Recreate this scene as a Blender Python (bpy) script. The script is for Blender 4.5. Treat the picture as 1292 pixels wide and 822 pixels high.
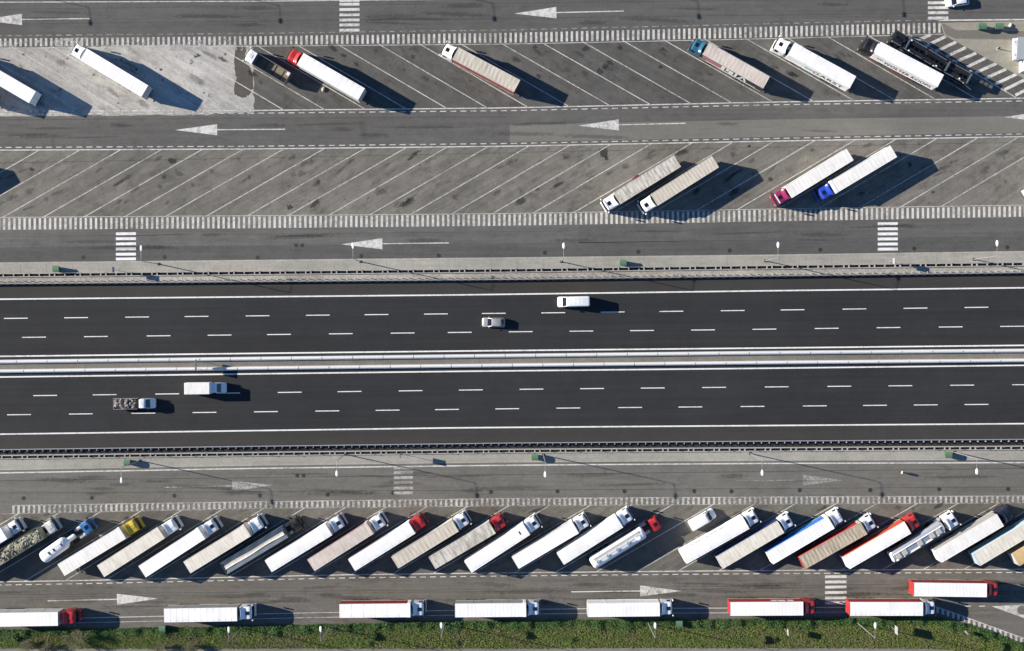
import bpy, math, random
import numpy as np
from mathutils import Vector, Matrix
random.seed(7); rng = np.random.default_rng(7)
for o in list(bpy.data.objects): bpy.data.objects.remove(o, do_unlink=True)
SC = bpy.context.scene; COL = SC.collection
R = math.radians

# ------------------------------------------------------------------ camera, sky, sun, exposure
CAM_H = 225.0                     # metres above the lorry park, looking straight down
PPM = 6.46                        # photograph pixels per metre on the ground
cam = bpy.data.cameras.new('camera'); co = bpy.data.objects.new('camera', cam); COL.objects.link(co)
co.location = (0, 0, CAM_H); cam.sensor_width = 36.0; cam.lens = 36.0*CAM_H/(1292/PPM)
cam.clip_start = 1; cam.clip_end = 5000; SC.camera = co
SUN_EL = 22.3; SH_ANG = -12.4     # elevation; direction (from +x) in which shadows fall
world = bpy.data.worlds.new('World'); SC.world = world; world.use_nodes = True
wn = world.node_tree; bg = wn.nodes['Background']
sky = wn.nodes.new('ShaderNodeTexSky'); sky.sky_type = 'NISHITA'; sky.sun_disc = False
sky.sun_elevation = R(SUN_EL); sky.sun_rotation = R(90-(SH_ANG+180)); sky.air_density = 1.0; sky.dust_density = 0.0; sky.ozone_density = 6.0
wn.links.new(sky.outputs[0], bg.inputs[0]); bg.inputs[1].default_value = 0.065
sl = bpy.data.lights.new('sun', 'SUN'); so = bpy.data.objects.new('sun', sl); COL.objects.link(so)
sl.energy = 4.6; sl.angle = R(0.53); sl.color = (1.0, 0.905, 0.765)
sd = Vector((math.cos(R(SH_ANG))*math.cos(R(SUN_EL)), math.sin(R(SH_ANG))*math.cos(R(SUN_EL)), -math.sin(R(SUN_EL))))
so.rotation_euler = sd.to_track_quat('-Z', 'Y').to_euler(); so.location = (-80, 20, 60)
SC.view_settings.view_transform = 'Standard'; SC.view_settings.look = 'None'
SC.view_settings.exposure = 1.06; SC.view_settings.gamma = 1.0; SC.view_settings.use_curve_mapping = False

# ------------------------------------------------------------------ helpers
def W(px, py, z=0.0):
    """survey point: photograph pixel of a point at height z -> metres"""
    k = (CAM_H-z)/CAM_H/PPM
    return Vector(((px-646)*k, (411-py)*k, z))
class MB:
    def __init__(s): s.v = []; s.f = []
    def quad(s, *p):
        n = len(s.v); s.v += [tuple(q) for q in p]; s.f.append(tuple(range(n, n+len(p)))); return s
    def box(s, x0, x1, y0, y1, z0, z1, t=0.0):
        n = len(s.v)
        s.v += [(x0,y0,z0),(x1,y0,z0),(x1,y1,z0),(x0,y1,z0),(x0+t,y0+t,z1),(x1-t,y0+t,z1),(x1-t,y1-t,z1),(x0+t,y1-t,z1)]
        s.f += [tuple(n+i for i in q) for q in ((3,2,1,0),(4,5,6,7),(0,1,5,4),(1,2,6,5),(2,3,7,6),(3,0,4,7))]; return s
    def rbox(s, x0, x1, y0, y1, z0, z1, b=0.04):
        """box with bevelled top edges and corners"""
        c = b
        def ring(i, z): return [(x0+i+c,y0+i,z),(x1-i-c,y0+i,z),(x1-i,y0+i+c,z),(x1-i,y1-i-c,z),(x1-i-c,y1-i,z),(x0+i+c,y1-i,z),(x0+i,y1-i-c,z),(x0+i,y0+i+c,z)]
        return s.loft([ring(0,z0), ring(0,z1-b), ring(b*.3,z1-b*.3), ring(b,z1)])
    def loft(s, rings, cap0=True, cap1=True, closed=True):
        n = len(s.v); m = len(rings[0])
        for r in rings: s.v += [tuple(p) for p in r]
        for i in range(len(rings)-1):
            for j in range(m if closed else m-1):
                k = (j+1) % m
                s.f.append((n+i*m+j, n+i*m+k, n+(i+1)*m+k, n+(i+1)*m+j))
        if cap0: s.f.append(tuple(n+j for j in range(m-1,-1,-1)))
        if cap1: s.f.append(tuple(n+(len(rings)-1)*m+j for j in range(m)))
        return s
    def tube(s, p0, p1, r0, r1=None, k=8):
        p0 = Vector(p0); p1 = Vector(p1); r1 = r0 if r1 is None else r1
        d = (p1-p0).normalized(); a = d.orthogonal().normalized(); b = d.cross(a)
        ring = lambda p, r: [p+(a*math.cos(2*math.pi*i/k)+b*math.sin(2*math.pi*i/k))*r for i in range(k)]
        return s.loft([ring(p0,r0), ring(p1,r1)])
    def grid(s, nx, ny, fn):
        n = len(s.v)
        for i in range(nx+1):
            for j in range(ny+1): s.v.append(tuple(fn(i/nx, j/ny)))
        for i in range(nx):
            for j in range(ny):
                a = n+i*(ny+1)+j; s.f.append((a, a+ny+1, a+ny+2, a+1))
        return s
    def mesh(s, name, smooth=None):
        me = bpy.data.meshes.new(name); me.from_pydata(s.v, [], s.f); me.update()
        if smooth is not None:
            me.shade_smooth(); me.set_sharp_from_angle(angle=R(smooth))
        me.materials.append(None); return me
    def build(s, name, mat, parent=None, smooth=None): return put(name, s.mesh(name, smooth), mat, parent)
def put(name, me, mat, parent=None, loc=None, rz=None):
    o = bpy.data.objects.new(name, me); COL.objects.link(o)
    if mat is not None:
        if len(me.materials) == 0: me.materials.append(None)
        sl_ = o.material_slots[0]; sl_.link = 'OBJECT'; sl_.material = mat
    if parent: o.parent = parent
    if loc is not None: o.location = loc
    if rz is not None: o.rotation_euler = (0, 0, rz)
    return o
def tag(o, label=None, cat=None, group=None, kind=None):
    if label: o['label'] = label
    if cat: o['category'] = cat
    if group: o['group'] = group
    if kind: o['kind'] = kind
    return o
def empty(name, loc, rz=0.0, label=None, cat=None, group=None):
    o = bpy.data.objects.new(name, None); COL.objects.link(o); o.location = loc; o.rotation_euler = (0,0,rz); o.empty_display_size = .5
    return tag(o, label, cat, group)
CACHE = {}
def cached(key, fn, smooth=None):
    if key not in CACHE: CACHE[key] = fn().mesh(key.split('|')[0], smooth)
    return CACHE[key]

# ------------------------------------------------------------------ materials
class NT:
    def __init__(s, name):
        s.m = bpy.data.materials.new(name); s.m.use_nodes = True; s.t = s.m.node_tree
        s.b = s.t.nodes['Principled BSDF']; s.out = s.t.nodes['Material Output']
    def n(s, typ, **kw):
        x = s.t.nodes.new(typ)
        for k, v in kw.items(): setattr(x, k, v)
        return x
    def l(s, a, b): s.t.links.new(a, b)
    def pos(s, scale=(1,1,1), rz=0.0, obj=False):
        if obj: src = s.n('ShaderNodeTexCoord').outputs['Object']
        else: src = s.n('ShaderNodeNewGeometry').outputs['Position']
        a = s.n('ShaderNodeMapping'); a.inputs['Rotation'].default_value = (0,0,rz); s.l(src, a.inputs[0])
        b = s.n('ShaderNodeMapping'); b.inputs['Scale'].default_value = scale; s.l(a.outputs[0], b.inputs[0]); return b.outputs[0]
    def noise(s, vec, scale, detail=4, rough=.6):
        x = s.n('ShaderNodeTexNoise'); x.inputs['Scale'].default_value = scale; x.inputs['Detail'].default_value = detail; x.inputs['Roughness'].default_value = rough
        s.l(vec, x.inputs['Vector']); return x.outputs['Fac']
    def ramp(s, fac, lo, hi, c0=(0,0,0,1), c1=(1,1,1,1)):
        x = s.n('ShaderNodeValToRGB'); e = x.color_ramp.elements; e[0].position = lo; e[1].position = hi; e[0].color = c0; e[1].color = c1
        s.l(fac, x.inputs[0]); return x.outputs[0]
    def mix(s, fac, a, b, mode='MIX'):
        x = s.n('ShaderNodeMix', data_type='RGBA', blend_type=mode)
        for sock, v in ((x.inputs[0], fac), (x.inputs[6], a), (x.inputs[7], b)):
            if isinstance(v, bpy.types.NodeSocket): s.l(v, sock)
            elif isinstance(v, (int, float)): sock.default_value = v
            else: sock.default_value = (*v, 1) if len(v) == 3 else v
        return x.outputs[2]
    def fin(s, col=None, rough=.8, spec=.3, metal=0.0, bump=None, bstr=.2, bdist=.02):
        if col is not None:
            if isinstance(col, bpy.types.NodeSocket): s.l(col, s.b.inputs['Base Color'])
            else: s.b.inputs['Base Color'].default_value = (*col, 1)
        s.b.inputs['Roughness'].default_value = rough; s.b.inputs['Specular IOR Level'].default_value = spec; s.b.inputs['Metallic'].default_value = metal
        if bump is not None:
            x = s.n('ShaderNodeBump'); x.inputs['Strength'].default_value = bstr; x.inputs['Distance'].default_value = bdist
            s.l(bump, x.inputs['Height']); s.l(x.outputs[0], s.b.inputs['Normal'])
        return s.m
def mul(c, k): return tuple(x*k for x in c)
def asphalt(name, c, var=.18, streak=0.0, ang=0.0, stain=0.0, fine=.12, warm=0.0, spots=0.0, slen=.06):
    t = NT(name); p = t.pos()
    big = t.noise(p, .035, 3); mid = t.noise(p, .35, 7, .72); fn = t.noise(p, 2.0, 6, .85)
    col = t.mix(t.ramp(big, .3, .7), mul(c, 1-var), mul(c, 1+var))
    col = t.mix(t.ramp(mid, .32, .68), t.mix(1.0, col, mul((1,1,1), 1-var*.8), 'MULTIPLY'), t.mix(1.0, col, mul((1,1,1), 1+var*.7), 'MULTIPLY'))
    col = t.mix(t.ramp(fn, .33, .67), t.mix(1.0, col, mul((1,1,1), 1-fine), 'MULTIPLY'), t.mix(1.0, col, mul((1,1,1), 1+fine), 'MULTIPLY'))
    if streak:
        q = t.pos((slen, 1, 1), -ang); st = t.noise(q, 1.1, 5, .75); st2 = t.noise(q, .3, 2, .6)
        col = t.mix(t.ramp(st, .32, .68), t.mix(1.0, col, mul((1,1,1), 1-streak), 'MULTIPLY'), t.mix(1.0, col, mul((1,1,1), 1+streak*.8), 'MULTIPLY'))
        col = t.mix(t.ramp(st2, .35, .65), t.mix(1.0, col, mul((1,1,1), 1-streak*.6), 'MULTIPLY'), col)
    if stain:
        q = t.pos((.5, 1, 1), -ang); a = t.noise(q, .7, 6, .75); b = t.noise(p, .11, 3)
        m = t.n('ShaderNodeMath', operation='MULTIPLY'); t.l(t.ramp(a, .47, .66), m.inputs[0]); t.l(t.ramp(b, .34, .56), m.inputs[1])
        m2 = t.n('ShaderNodeMath', operation='MULTIPLY'); t.l(m.outputs[0], m2.inputs[0]); m2.inputs[1].default_value = stain
        col = t.mix(m2.outputs[0], col, mul(c, .42))
    if spots:
        v = t.n('ShaderNodeTexVoronoi'); v.inputs['Scale'].default_value = .28; v.inputs['Randomness'].default_value = 1
        w = t.n('ShaderNodeVectorMath', operation='ADD'); nz = t.n('ShaderNodeTexNoise'); nz.inputs['Scale'].default_value = 1.1; t.l(p, nz.inputs['Vector'])
        sc = t.n('ShaderNodeVectorMath', operation='SCALE'); t.l(nz.outputs['Color'], sc.inputs[0]); sc.inputs[3].default_value = 1.6
        t.l(p, w.inputs[0]); t.l(sc.outputs[0], w.inputs[1]); t.l(w.outputs[0], v.inputs['Vector'])
        sp = t.ramp(v.outputs['Distance'], .06, .13, (spots,spots,spots,1), (0,0,0,1))
        col = t.mix(sp, col, mul(c, .3))
    return t.fin(col, .88, .25, bump=fn, bstr=.35, bdist=.02)
def paint_mark(name, c=(.72,.71,.69), wear=.35, lo=.40, hi=.62, scale=1.3):
    """road paint worn through to the asphalt below"""
    t = NT(name); p = t.pos(); a = t.noise(p, scale, 6, .75); b = t.noise(p, .12, 3)
    m = t.n('ShaderNodeMath', operation='ADD'); t.l(a, m.inputs[0])
    k = t.n('ShaderNodeMath', operation='MULTIPLY'); t.l(b, k.inputs[0]); k.inputs[1].default_value = .5
    k2 = t.n('ShaderNodeMath', operation='SUBTRACT'); t.l(k.outputs[0], k2.inputs[0]); k2.inputs[1].default_value = .25
    t.l(k2.outputs[0], m.inputs[1])
    fac = t.ramp(m.outputs[0], lo, hi)
    m3 = t.n('ShaderNodeMath', operation='MULTIPLY'); t.l(fac, m3.inputs[0]); m3.inputs[1].default_value = wear
    col = t.mix(t.noise(p, 4, 3), mul(c, .9), mul(c, 1.05)); t.fin(col, .7, .3)
    tr = t.n('ShaderNodeBsdfTransparent'); ms = t.n('ShaderNodeMixShader'); t.l(m3.outputs[0], ms.inputs[0]); t.l(t.b.outputs[0], ms.inputs[1]); t.l(tr.outputs[0], ms.inputs[2]); t.l(ms.outputs[0], t.out.inputs['Surface'])
    return t.m
PM = {}
def plain(name, c, rough=.5, spec=.4, metal=0.0, dirt=.12, scale=1.2, streaky=False):
    key = name
    if key in PM: return PM[key]
    t = NT(name); p = t.pos((1,1,1) if not streaky else (.5,3,1), obj=True)
    a = t.noise(p, scale, 5, .65)
    oi = t.n('ShaderNodeObjectInfo')
    col = t.mix(t.ramp(a, .3, .75), mul(c, 1+dirt*.25), mul(c, 1-dirt))
    col = t.mix(.5, col, t.mix(oi.outputs['Random'], mul(c, 1-dirt*.5), mul(c, 1+dirt*.3)))
    PM[key] = t.fin(col, rough, spec, metal); return PM[key]
def grime(name, c, c2, lo=.4, hi=.65, rough=.75, scale=.9, bands=0.0):
    """trailer tarpaulin: dirt in soft cross bands"""
    if name in PM: return PM[name]
    t = NT(name); oi = t.n('ShaderNodeObjectInfo')
    tc = t.n('ShaderNodeTexCoord'); ad = t.n('ShaderNodeVectorMath', operation='ADD'); sc = t.n('ShaderNodeVectorMath', operation='SCALE')
    cb = t.n('ShaderNodeCombineXYZ')
    for i in range(3): t.l(oi.outputs['Random'], cb.inputs[i])
    t.l(cb.outputs[0], sc.inputs[0]); sc.inputs[3].default_value = 60; t.l(tc.outputs['Object'], ad.inputs[0]); t.l(sc.outputs[0], ad.inputs[1])
    mp = t.n('ShaderNodeMapping'); mp.inputs['Scale'].default_value = (1.6, .45, 1); t.l(ad.outputs[0], mp.inputs[0])
    a = t.noise(mp.outputs[0], scale, 5, .7); b = t.noise(ad.outputs[0], .35, 3)
    col = t.mix(t.ramp(a, lo, hi), c, c2); col = t.mix(t.ramp(b, .4, .7), col, t.mix(1.0, col, mul((1,1,1), .9), 'MULTIPLY'))
    PM[name] = t.fin(col, rough, .3); return PM[name]
M_ROW1 = asphalt('dark parking asphalt', (.110,.108,.102), .2, .16, R(-30), .75, .15, spots=.5)
M_ROW2 = asphalt('weathered parking asphalt', (.178,.169,.150), .2, .18, R(30), .8, .16, spots=.55)
M_ROW3 = asphalt('parking asphalt', (.140,.133,.118), .2, .15, R(30), .7, .15, spots=.5)
M_TOPR = asphalt('service road asphalt', (.110,.109,.105), .11, .15, 0, .35, .13, slen=.03)
M_MIDR = asphalt('lane asphalt', (.117,.115,.110), .11, .15, 0, .4, .13, slen=.03)
M_MIDP = asphalt('grey resurfaced asphalt', (.174,.169,.153), .09, .07, 0, .15, .10)
M_RD2 = asphalt('slip road asphalt', (.132,.130,.124), .11, .15, 0, .4, .13, slen=.03)
M_RD2D = asphalt('slip road dark asphalt', (.100,.099,.096), .11, .15, 0, .35, .13, slen=.03)
M_LOWR = asphalt('lower road asphalt', (.154,.149,.136), .09, .15, 0, .4, .14, slen=.035)
M_BOTR = asphalt('bottom lane asphalt', (.146,.138,.124), .11, .2, 0, .6, .14, spots=.25, slen=.04)
M_MWAY = asphalt('motorway asphalt', (.0285,.0300,.0330), .13, .17, R(.7), 0, .1, slen=.012)
M_SHLD = asphalt('motorway shoulder asphalt', (.044,.043,.041), .10, .10, R(.7), 0, .1, slen=.012)
M_CONC = asphalt('pale concrete', (.40,.388,.365), .2, .22, R(-30), .7, .2, spots=.8)
M_PATH = asphalt('pale footpath', (.33,.318,.285), .12, .1, 0, .25, .14)
M_GRAV = asphalt('gravel strip', (.34,.325,.29), .2, 0, 0, .5, .4)
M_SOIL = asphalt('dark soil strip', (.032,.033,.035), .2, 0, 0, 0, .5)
M_MED = asphalt('median grit', (.18,.172,.15), .15, .1, 0, .2, .2)
M_ISL = asphalt('island concrete', (.30,.285,.24), .12, .12, 0, .15, .14)
M_ISLD = asphalt('island dark paving', (.17,.162,.142), .1, .08, 0, .1, .12)
M_WETS = asphalt('damp stain', (.085,.08,.072), .2, 0, 0, .4, .2)
M_OIL = asphalt('oil stain', (.045,.044,.042), .2, 0, 0, 0, .2)
M_KERB = asphalt('kerb concrete', (.36,.345,.31), .15, 0, 0, .2, .2)
M_SLOT = asphalt('painted slot shade', (.012,.012,.012), .2, 0, 0, 0, .2)  # near-black colour paints in the shade between the parapet beams
P_NEW = paint_mark('fresh road paint', (.78,.78,.78), .45, .48, .75)
P_MID = paint_mark('parking paint', (.62,.61,.59), .75, .45, .72)
P_BAY = paint_mark('bay line paint', (.56,.55,.52), .8, .42, .72)
P_COMB = paint_mark('hatched strip paint', (.60,.59,.565), .8, .43, .72)
P_OLD = paint_mark('worn paint', (.50,.49,.47), .9, .42, .64, 1.8)
P_OLD2 = paint_mark('worn paint lines', (.42,.41,.39), .9, .36, .62, 1.6)
P_XOLD = paint_mark('worn crossing paint', (.44,.43,.41), .75, .42, .7, 1.4)
P_FADE = paint_mark('faded paint', (.40,.39,.37), .9, .38, .64, 2.0)
WHITE = plain('white lorry paint', (.80,.81,.83), .35, .5, dirt=.06)
BLACKP = plain('black plastic', (.012,.012,.013), .5, .4)
TYRE = plain('tyre rubber', (.014,.014,.014), .9, .2)
STEEL = plain('dark steel chassis', (.045,.045,.048), .6, .4, .3)
GALV = plain('galvanised steel', (.52,.53,.55), .45, .5, .35, dirt=.2)
GLASS = plain('dark glass', (.012,.016,.022), .06, .8, dirt=.05)
HATCH = plain('roof hatch glass', (.012,.013,.016), .15, .6, dirt=.05)
REDP = plain('red lorry paint', (.50,.035,.035), .35, .5)
CONCR = plain('barrier concrete', (.70,.70,.70), .7, .3, dirt=.18, scale=1.5)
GALVD = plain('weathered galvanised steel', (.30,.30,.31), .6, .4, .2, dirt=.25)
FENCEC = plain('parapet concrete', (.46,.445,.41), .85, .2, dirt=.35, scale=1.5)
GREENB = plain('green bin plastic', (.075,.15,.09), .5, .4)
LAMPW = plain('white lamp housing', (.85,.86,.88), .4, .5, dirt=.03)
POLE = plain('galvanised lamp pole', (.33,.33,.33), .45, .5, .2)

# ------------------------------------------------------------------ setting: sheets between surveyed lines
def crv(*pts):
    xs = np.array([p[0] for p in pts], float); ys = np.array([p[1] for p in pts], float)
    def f(x):
        if x < xs[0]: return ys[0]+(x-xs[0])*(ys[1]-ys[0])/(xs[1]-xs[0])
        if x > xs[-1]: return ys[-1]+(x-xs[-1])*(ys[-1]-ys[-2])/(xs[-1]-xs[-2])
        return float(np.interp(x, xs, ys))
    return f
def off(f, d): return lambda x: f(x)+d
c1t = crv((0,48.5),(320,45.6),(645,41.2),(966,33.6),(1187,28.4))
c1b = crv((0,59.6),(320,57.4),(645,54.7),(966,48),(1187,42.2))
RL1 = crv((0,140.6),(325,139.6),(645,136.4),(966,129.2),(1292,124.2))
RL2 = crv((0,189.7),(322,188.2),(645,184.7),(966,178.5),(1292,172.6))
c2t = crv((0,275.4),(325,273.2),(645,270.5),(966,265),(1292,259.8))
c2b = crv((0,290.6),(325,288.6),(645,285.2),(966,280),(1292,274.2))
KB = crv((0,331.4),(325,328.2),(645,325),(966,321.6),(1292,317))
FA = crv((0,347.6),(645,341.4),(1292,333.3))
GB = crv((0,358.2),(645,352.8),(1292,344.2))
M1 = crv((0,377.8),(580,372.4),(966,367.2),(1292,363.4))
LA = crv((20,401.9),(698,394.9),(925,392.2),(1232,388.1))
LB = crv((43,425.8),(657,418.8),(900,416.5),(1121,413.6),(1278,412))
M2 = crv((0,449.9),(580,443.2),(970,439.4),(1292,436))
B1 = crv((0,456.7),(580,449.8),(970,445.4),(1292,442.6))
B2 = crv((0,468.7),(580,461.9),(970,457.8),(1292,455))
M3 = crv((0,476),(580,468.8),(970,464.9),(1292,461.2))
LC = crv((57,499.3),(671,491.3),(900,489.1),(1292,485.6))
LD = crv((24,523.5),(717,515.1),(949,513.1),(1232,510.6))
M4 = crv((0,548.1),(580,540),(970,537.2),(1292,534.8))
GL = crv((0,567.4),(645,559),(1292,554.4))
FL = crv((0,576.8),(645,569),(1292,565))
EL = crv((0,597),(325,591.2),(645,587.2),(966,585),(1292,584))
c3t = crv((20,637.6),(320,633),(645,628.8),(966,627),(1292,625.6))
c3b = crv((20,648.2),(320,641.6),(645,638.2),(966,636.2),(1292,634.6))
RL3 = crv((0,734.4),(110,732.6),(430,725.6),(640,723),(850,721),(1070,719.4),(1292,718.5))
BL = crv((0,782.4),(150,779),(390,773.5),(600,769.9),(720,768.4),(960,767.3),(1180,765.6))
VG = crv((0,796),(150,794.5),(330,791.5),(530,786.3),(740,784),(960,782.8),(1100,781.6),(1175,780.5),(1230,791),(1292,815.5))
X0, X1, STEP = -520, 1812, 40
def strip(name, fa, fb, mat, z=0.0, x0=X0, x1=X1, parent=None, step=STEP, kind='structure', th=0.0):
    """flat sheet between two surveyed lines (fa above fb); th gives it kerb faces down to z-th"""
    xs = list(np.arange(x0, x1, step))+[x1]; a = []; b = []
    for x in xs:
        ya, yb = fa(x), fb(x); p = W(x, ya); q = W(x, yb); p.z = q.z = z; a.append(p); b.append(q)
    m = MB()
    if th:
        dn = lambda L: [Vector((p.x,p.y,z-th)) for p in L]
        m.loft([dn(a), a, b, dn(b)], False, False, False)
    else: m.loft([b, a], False, False, False)
    o = m.build(name, mat, parent)
    if not parent: tag(o, kind=kind)
    return o
top_edge = lambda x: -46.0 - .012*x
ground = MB().quad((-1500,-1500,-.10),(1500,-1500,-.10),(1500,1500,-.10),(-1500,1500,-.10)).build('ground', asphalt('open ground', (.11,.115,.07), .3, 0, 0, .2, .3)); tag(ground, kind='structure')
road_top = strip('service_road', top_edge, c1t, M_TOPR)
park1 = strip('lorry_park_upper', c1t, RL1, M_ROW1)
road_mid = strip('lane_between_bays', RL1, RL2, M_MIDR)
park2 = strip('lorry_park_middle', RL2, c2b, M_ROW2)
road2 = strip('slip_road_upper', c2b, KB, M_RD2)
path_up = strip('footpath_upper', off(KB,2.0), off(FA,-2.6), M_PATH, .12)
kerb_up = strip('kerb_upper', KB, off(KB,2.0), M_KERB, .14, th=.14)
gravel = strip('gravel_strip', off(FA,-2.6), GB, M_GRAV, .06)
mway = strip('motorway', GB, GL, M_MWAY)
strip('shoulder_upper', off(GB,2), M1, M_SHLD, .004); strip('shoulder_lower', M4, off(GL,-1), M_SHLD, .004)
median = strip('median', off(B1,1.0), off(B2,-1.0), M_MED, .05)
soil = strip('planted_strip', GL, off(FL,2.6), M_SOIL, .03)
path_low = strip('footpath_lower', off(FL,2.6), off(EL,-4.4), M_PATH, .04)
gut = strip('kerb_lower', off(EL,-4.6), off(EL,-3.4), M_KERB, .05, th=.05)
road3 = strip('slip_road_lower', off(EL,-3.4), c3b, M_LOWR)
park3 = strip('lorry_park_lower', c3b, RL3, M_ROW3)
road4 = strip('bottom_lane', RL3, off(VG,2), M_BOTR)
verge_line = crv((-600,818.5),(700,818.5),(760,817.6),(1040,818),(1180,818.5),(1230,824),(1292,850))
verge = strip('verge', VG, verge_line, asphalt('verge soil', (.075,.085,.035), .3, 0, 0, .3, .4), .02)
spath = strip('service_path', verge_line, lambda x: verge_line(x)+26, asphalt('service path concrete', (.20,.19,.17), .15, .1, 0, .3, .2), .0)
strip('far_verge', lambda x: verge_line(x)+26, lambda x: 1600, asphalt('far verge grass', (.07,.085,.03), .3, 0, 0, .3, .4), 0)
strip('top_verge', lambda x: -900, top_edge, asphalt('top verge grass', (.08,.085,.045), .3, 0, 0, .3, .4), 0)
# resurfaced patches
strip('resurfaced_patch', crv((643,157.8),(966,151.2),(1292,146.6)), off(RL2,-5.2), M_MIDP, .004, 643, X1, road_mid)
strip('dark_patch', crv((0,312.6),(325,309.6),(645,307.2),(966,303),(1292,297)), KB, M_RD2D, .004, X0, X1, road2)
strip('dark_patch', c2b, crv((730,306.9),(966,303),(1292,297)), asphalt('patch asphalt', (.112,.111,.108), .11, .15, 0, .35, .13, slen=.03), .004, 730, X1, road2)
def poly(name, pts, mat, z, parent, jit=0.0, sub=1):
    P = []
    for i in range(len(pts)):
        a = pts[i]; b = pts[(i+1) % len(pts)]
        for k in range(sub):
            f = k/sub; P.append((a[0]+(b[0]-a[0])*f+random.uniform(-jit,jit), a[1]+(b[1]-a[1])*f+random.uniform(-jit,jit)))
    m = MB(); vs = []
    for x, y in P:
        p = W(x,y); vs.append((p.x,p.y,z))
    m.quad(*vs[::-1]); return m.build(name, mat, parent)
conc = poly('concrete_patch', [(-300,66),(0,61),(80,60),(160,57),(250,57),(318,58),(320,100),(320.5,141),(250,145),(120,146),(0,147),(-300,150)], M_CONC, .004, park1, 1.0, 14)
poly('damp_stain', [(299,55),(311,54),(310,78),(318,89),(320,110),(314,120),(305,124),(295,118),(298,98),(296,80)], M_WETS, .007, park1, 1.2, 5)
poly('damp_stain', [(452,153),(459,152.5),(462,166),(462,177),(457,178),(455,166)], M_RD2D, .004, road_mid, .5, 4)
for pts in ([(755,189),(766,187),(767,194),(764,199),(759,198)], [(763,198),(767,196),(767,202),(764,203)]):
    poly('oil_stain', pts, M_OIL, .004, park2, .8, 5)
for (x,y,r,pk,mt) in ((217,203,6,park2,M_OIL),(40,214,4,park2,M_OIL),(227,220,5,park2,M_RD2D),(366,262,5,park2,M_OIL),(201,236,4,park2,M_RD2D),(925,195,5,park2,M_RD2D),(945,185,3,park2,M_OIL),
        (757,91,6,park1,M_OIL),(764,84,6,park1,M_OIL),(739,62,5,park1,M_OIL),(675,60,4,park1,M_OIL),(521,72,4,park1,M_OIL),(246,72,3,park1,M_OIL),(172,88,2.4,park1,M_OIL),(205,101,1.8,park1,M_OIL),(250,70,3.5,park1,M_WETS),(85,74,2,park1,M_OIL),(203,88,2.2,park1,M_OIL)):
    poly('oil_stain', [(x+r*math.cos(a)*random.uniform(.5,1.1), y+.8*r*math.sin(a)*random.uniform(.5,1.1)) for a in np.linspace(0,2*math.pi,9)[:-1]], mt, .0065, pk, r*.12, 3)

def soft_stain(name, c, strength):
    t = NT(name); tc = t.n('ShaderNodeTexCoord'); ln = t.n('ShaderNodeVectorMath', operation='LENGTH'); t.l(tc.outputs['Object'], ln.inputs[0])
    nz = t.noise(t.pos(), 1.4, 6, .75); a = t.n('ShaderNodeMath', operation='MULTIPLY_ADD'); t.l(nz, a.inputs[0]); a.inputs[1].default_value = -1.5; a.inputs[2].default_value = 1.45
    d = t.n('ShaderNodeMath', operation='SUBTRACT'); t.l(a.outputs[0], d.inputs[0]); t.l(ln.outputs['Value'], d.inputs[1])
    m = t.ramp(d.outputs[0], -.05, .35); k = t.n('ShaderNodeMath', operation='MULTIPLY'); t.l(m, k.inputs[0]); k.inputs[1].default_value = strength
    t.fin(c, .8, .25); tr = t.n('ShaderNodeBsdfTransparent'); ms = t.n('ShaderNodeMixShader'); t.l(k.outputs[0], ms.inputs[0]); t.l(tr.outputs[0], ms.inputs[1]); t.l(t.b.outputs[0], ms.inputs[2]); t.l(ms.outputs[0], t.out.inputs['Surface']); return t.m
SOFT = soft_stain('soft oil stain', (.03,.029,.027), .5); SOFTL = soft_stain('old oil stain', (.045,.043,.04), .28); SCUFF = soft_stain('tyre scuff', (.035,.034,.032), .22); PALE = soft_stain('pale dust', (.33,.315,.28), .4)
ZS = [.020]
def stain(px, py, rx, ry, ang, mat, par, name='oil_stain'):
    p = W(px, py); ZS[0] += .00002; p.z = ZS[0]
    o = put(name, cached('stain', lambda: MB().quad((-1,-1,0),(1,-1,0),(1,1,0),(-1,1,0))), mat, par, p, R(ang)); o.scale = (rx, ry, 1); return o
U = random.uniform
for k in range(18):                      # where engines and axles stand in the bays
    x0 = 358.3+51.4*k-25.7
    if x0 < 340 or x0 > 1180: continue
    for _ in range(3):
        f = U(.35,.95); stain(x0-137*f+U(-6,6), 138-.012*x0-78*f+U(-4,4), U(.5,2.0), U(.3,.9), -30+U(-12,12), random.choice((SOFT,SOFTL,SOFTL)), park1)
for k in range(25):
    x0 = 49.8+51.5*k+25
    for _ in range(4):
        f = U(.1,.95); stain(x0-151*f+U(-7,7), 189-.013*x0+84*f+U(-4,4), U(.5,2.6), U(.3,1.0), 30+U(-12,12), random.choice((SOFT,SOFTL,SOFTL,SOFTL)), park2)
    if k % 2: stain(x0-150*.3+U(-9,9), 215-.013*x0, U(2,4), U(.8,1.4), 30, PALE, park2, 'dust_patch')
for k in range(25):
    x0 = 75+51.55*k-20; stain(x0+U(-9,9), 653-.01*x0+U(-3,5), U(.6,2.2), U(.3,.8), 25+U(-12,12), random.choice((SOFT,SOFTL)), park3)
for _ in range(14): stain(U(10,290), U(66,136), U(.25,.9), U(.2,.5), U(-40,-10), SOFT, park1)
for _ in range(10): stain(U(10,290), U(66,136), U(1.5,4), U(.5,1.2), U(-40,-20), SOFTL, park1)
for par, ya, yb, n in ((road_top,8,36,16),(road_mid,150,178,16),(road2,294,312,16),(road3,596,624,26),(road4,738,762,40)):
    for _ in range(n):
        x = U(0,1290); y = U(ya,yb)-.012*x*(1 if par not in (road3,road4) else .8); stain(x, y+(6 if par is road4 else 4), U(3,14), U(.25,.8), U(-3,3), SCUFF, par, 'tyre_scuff')
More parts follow.
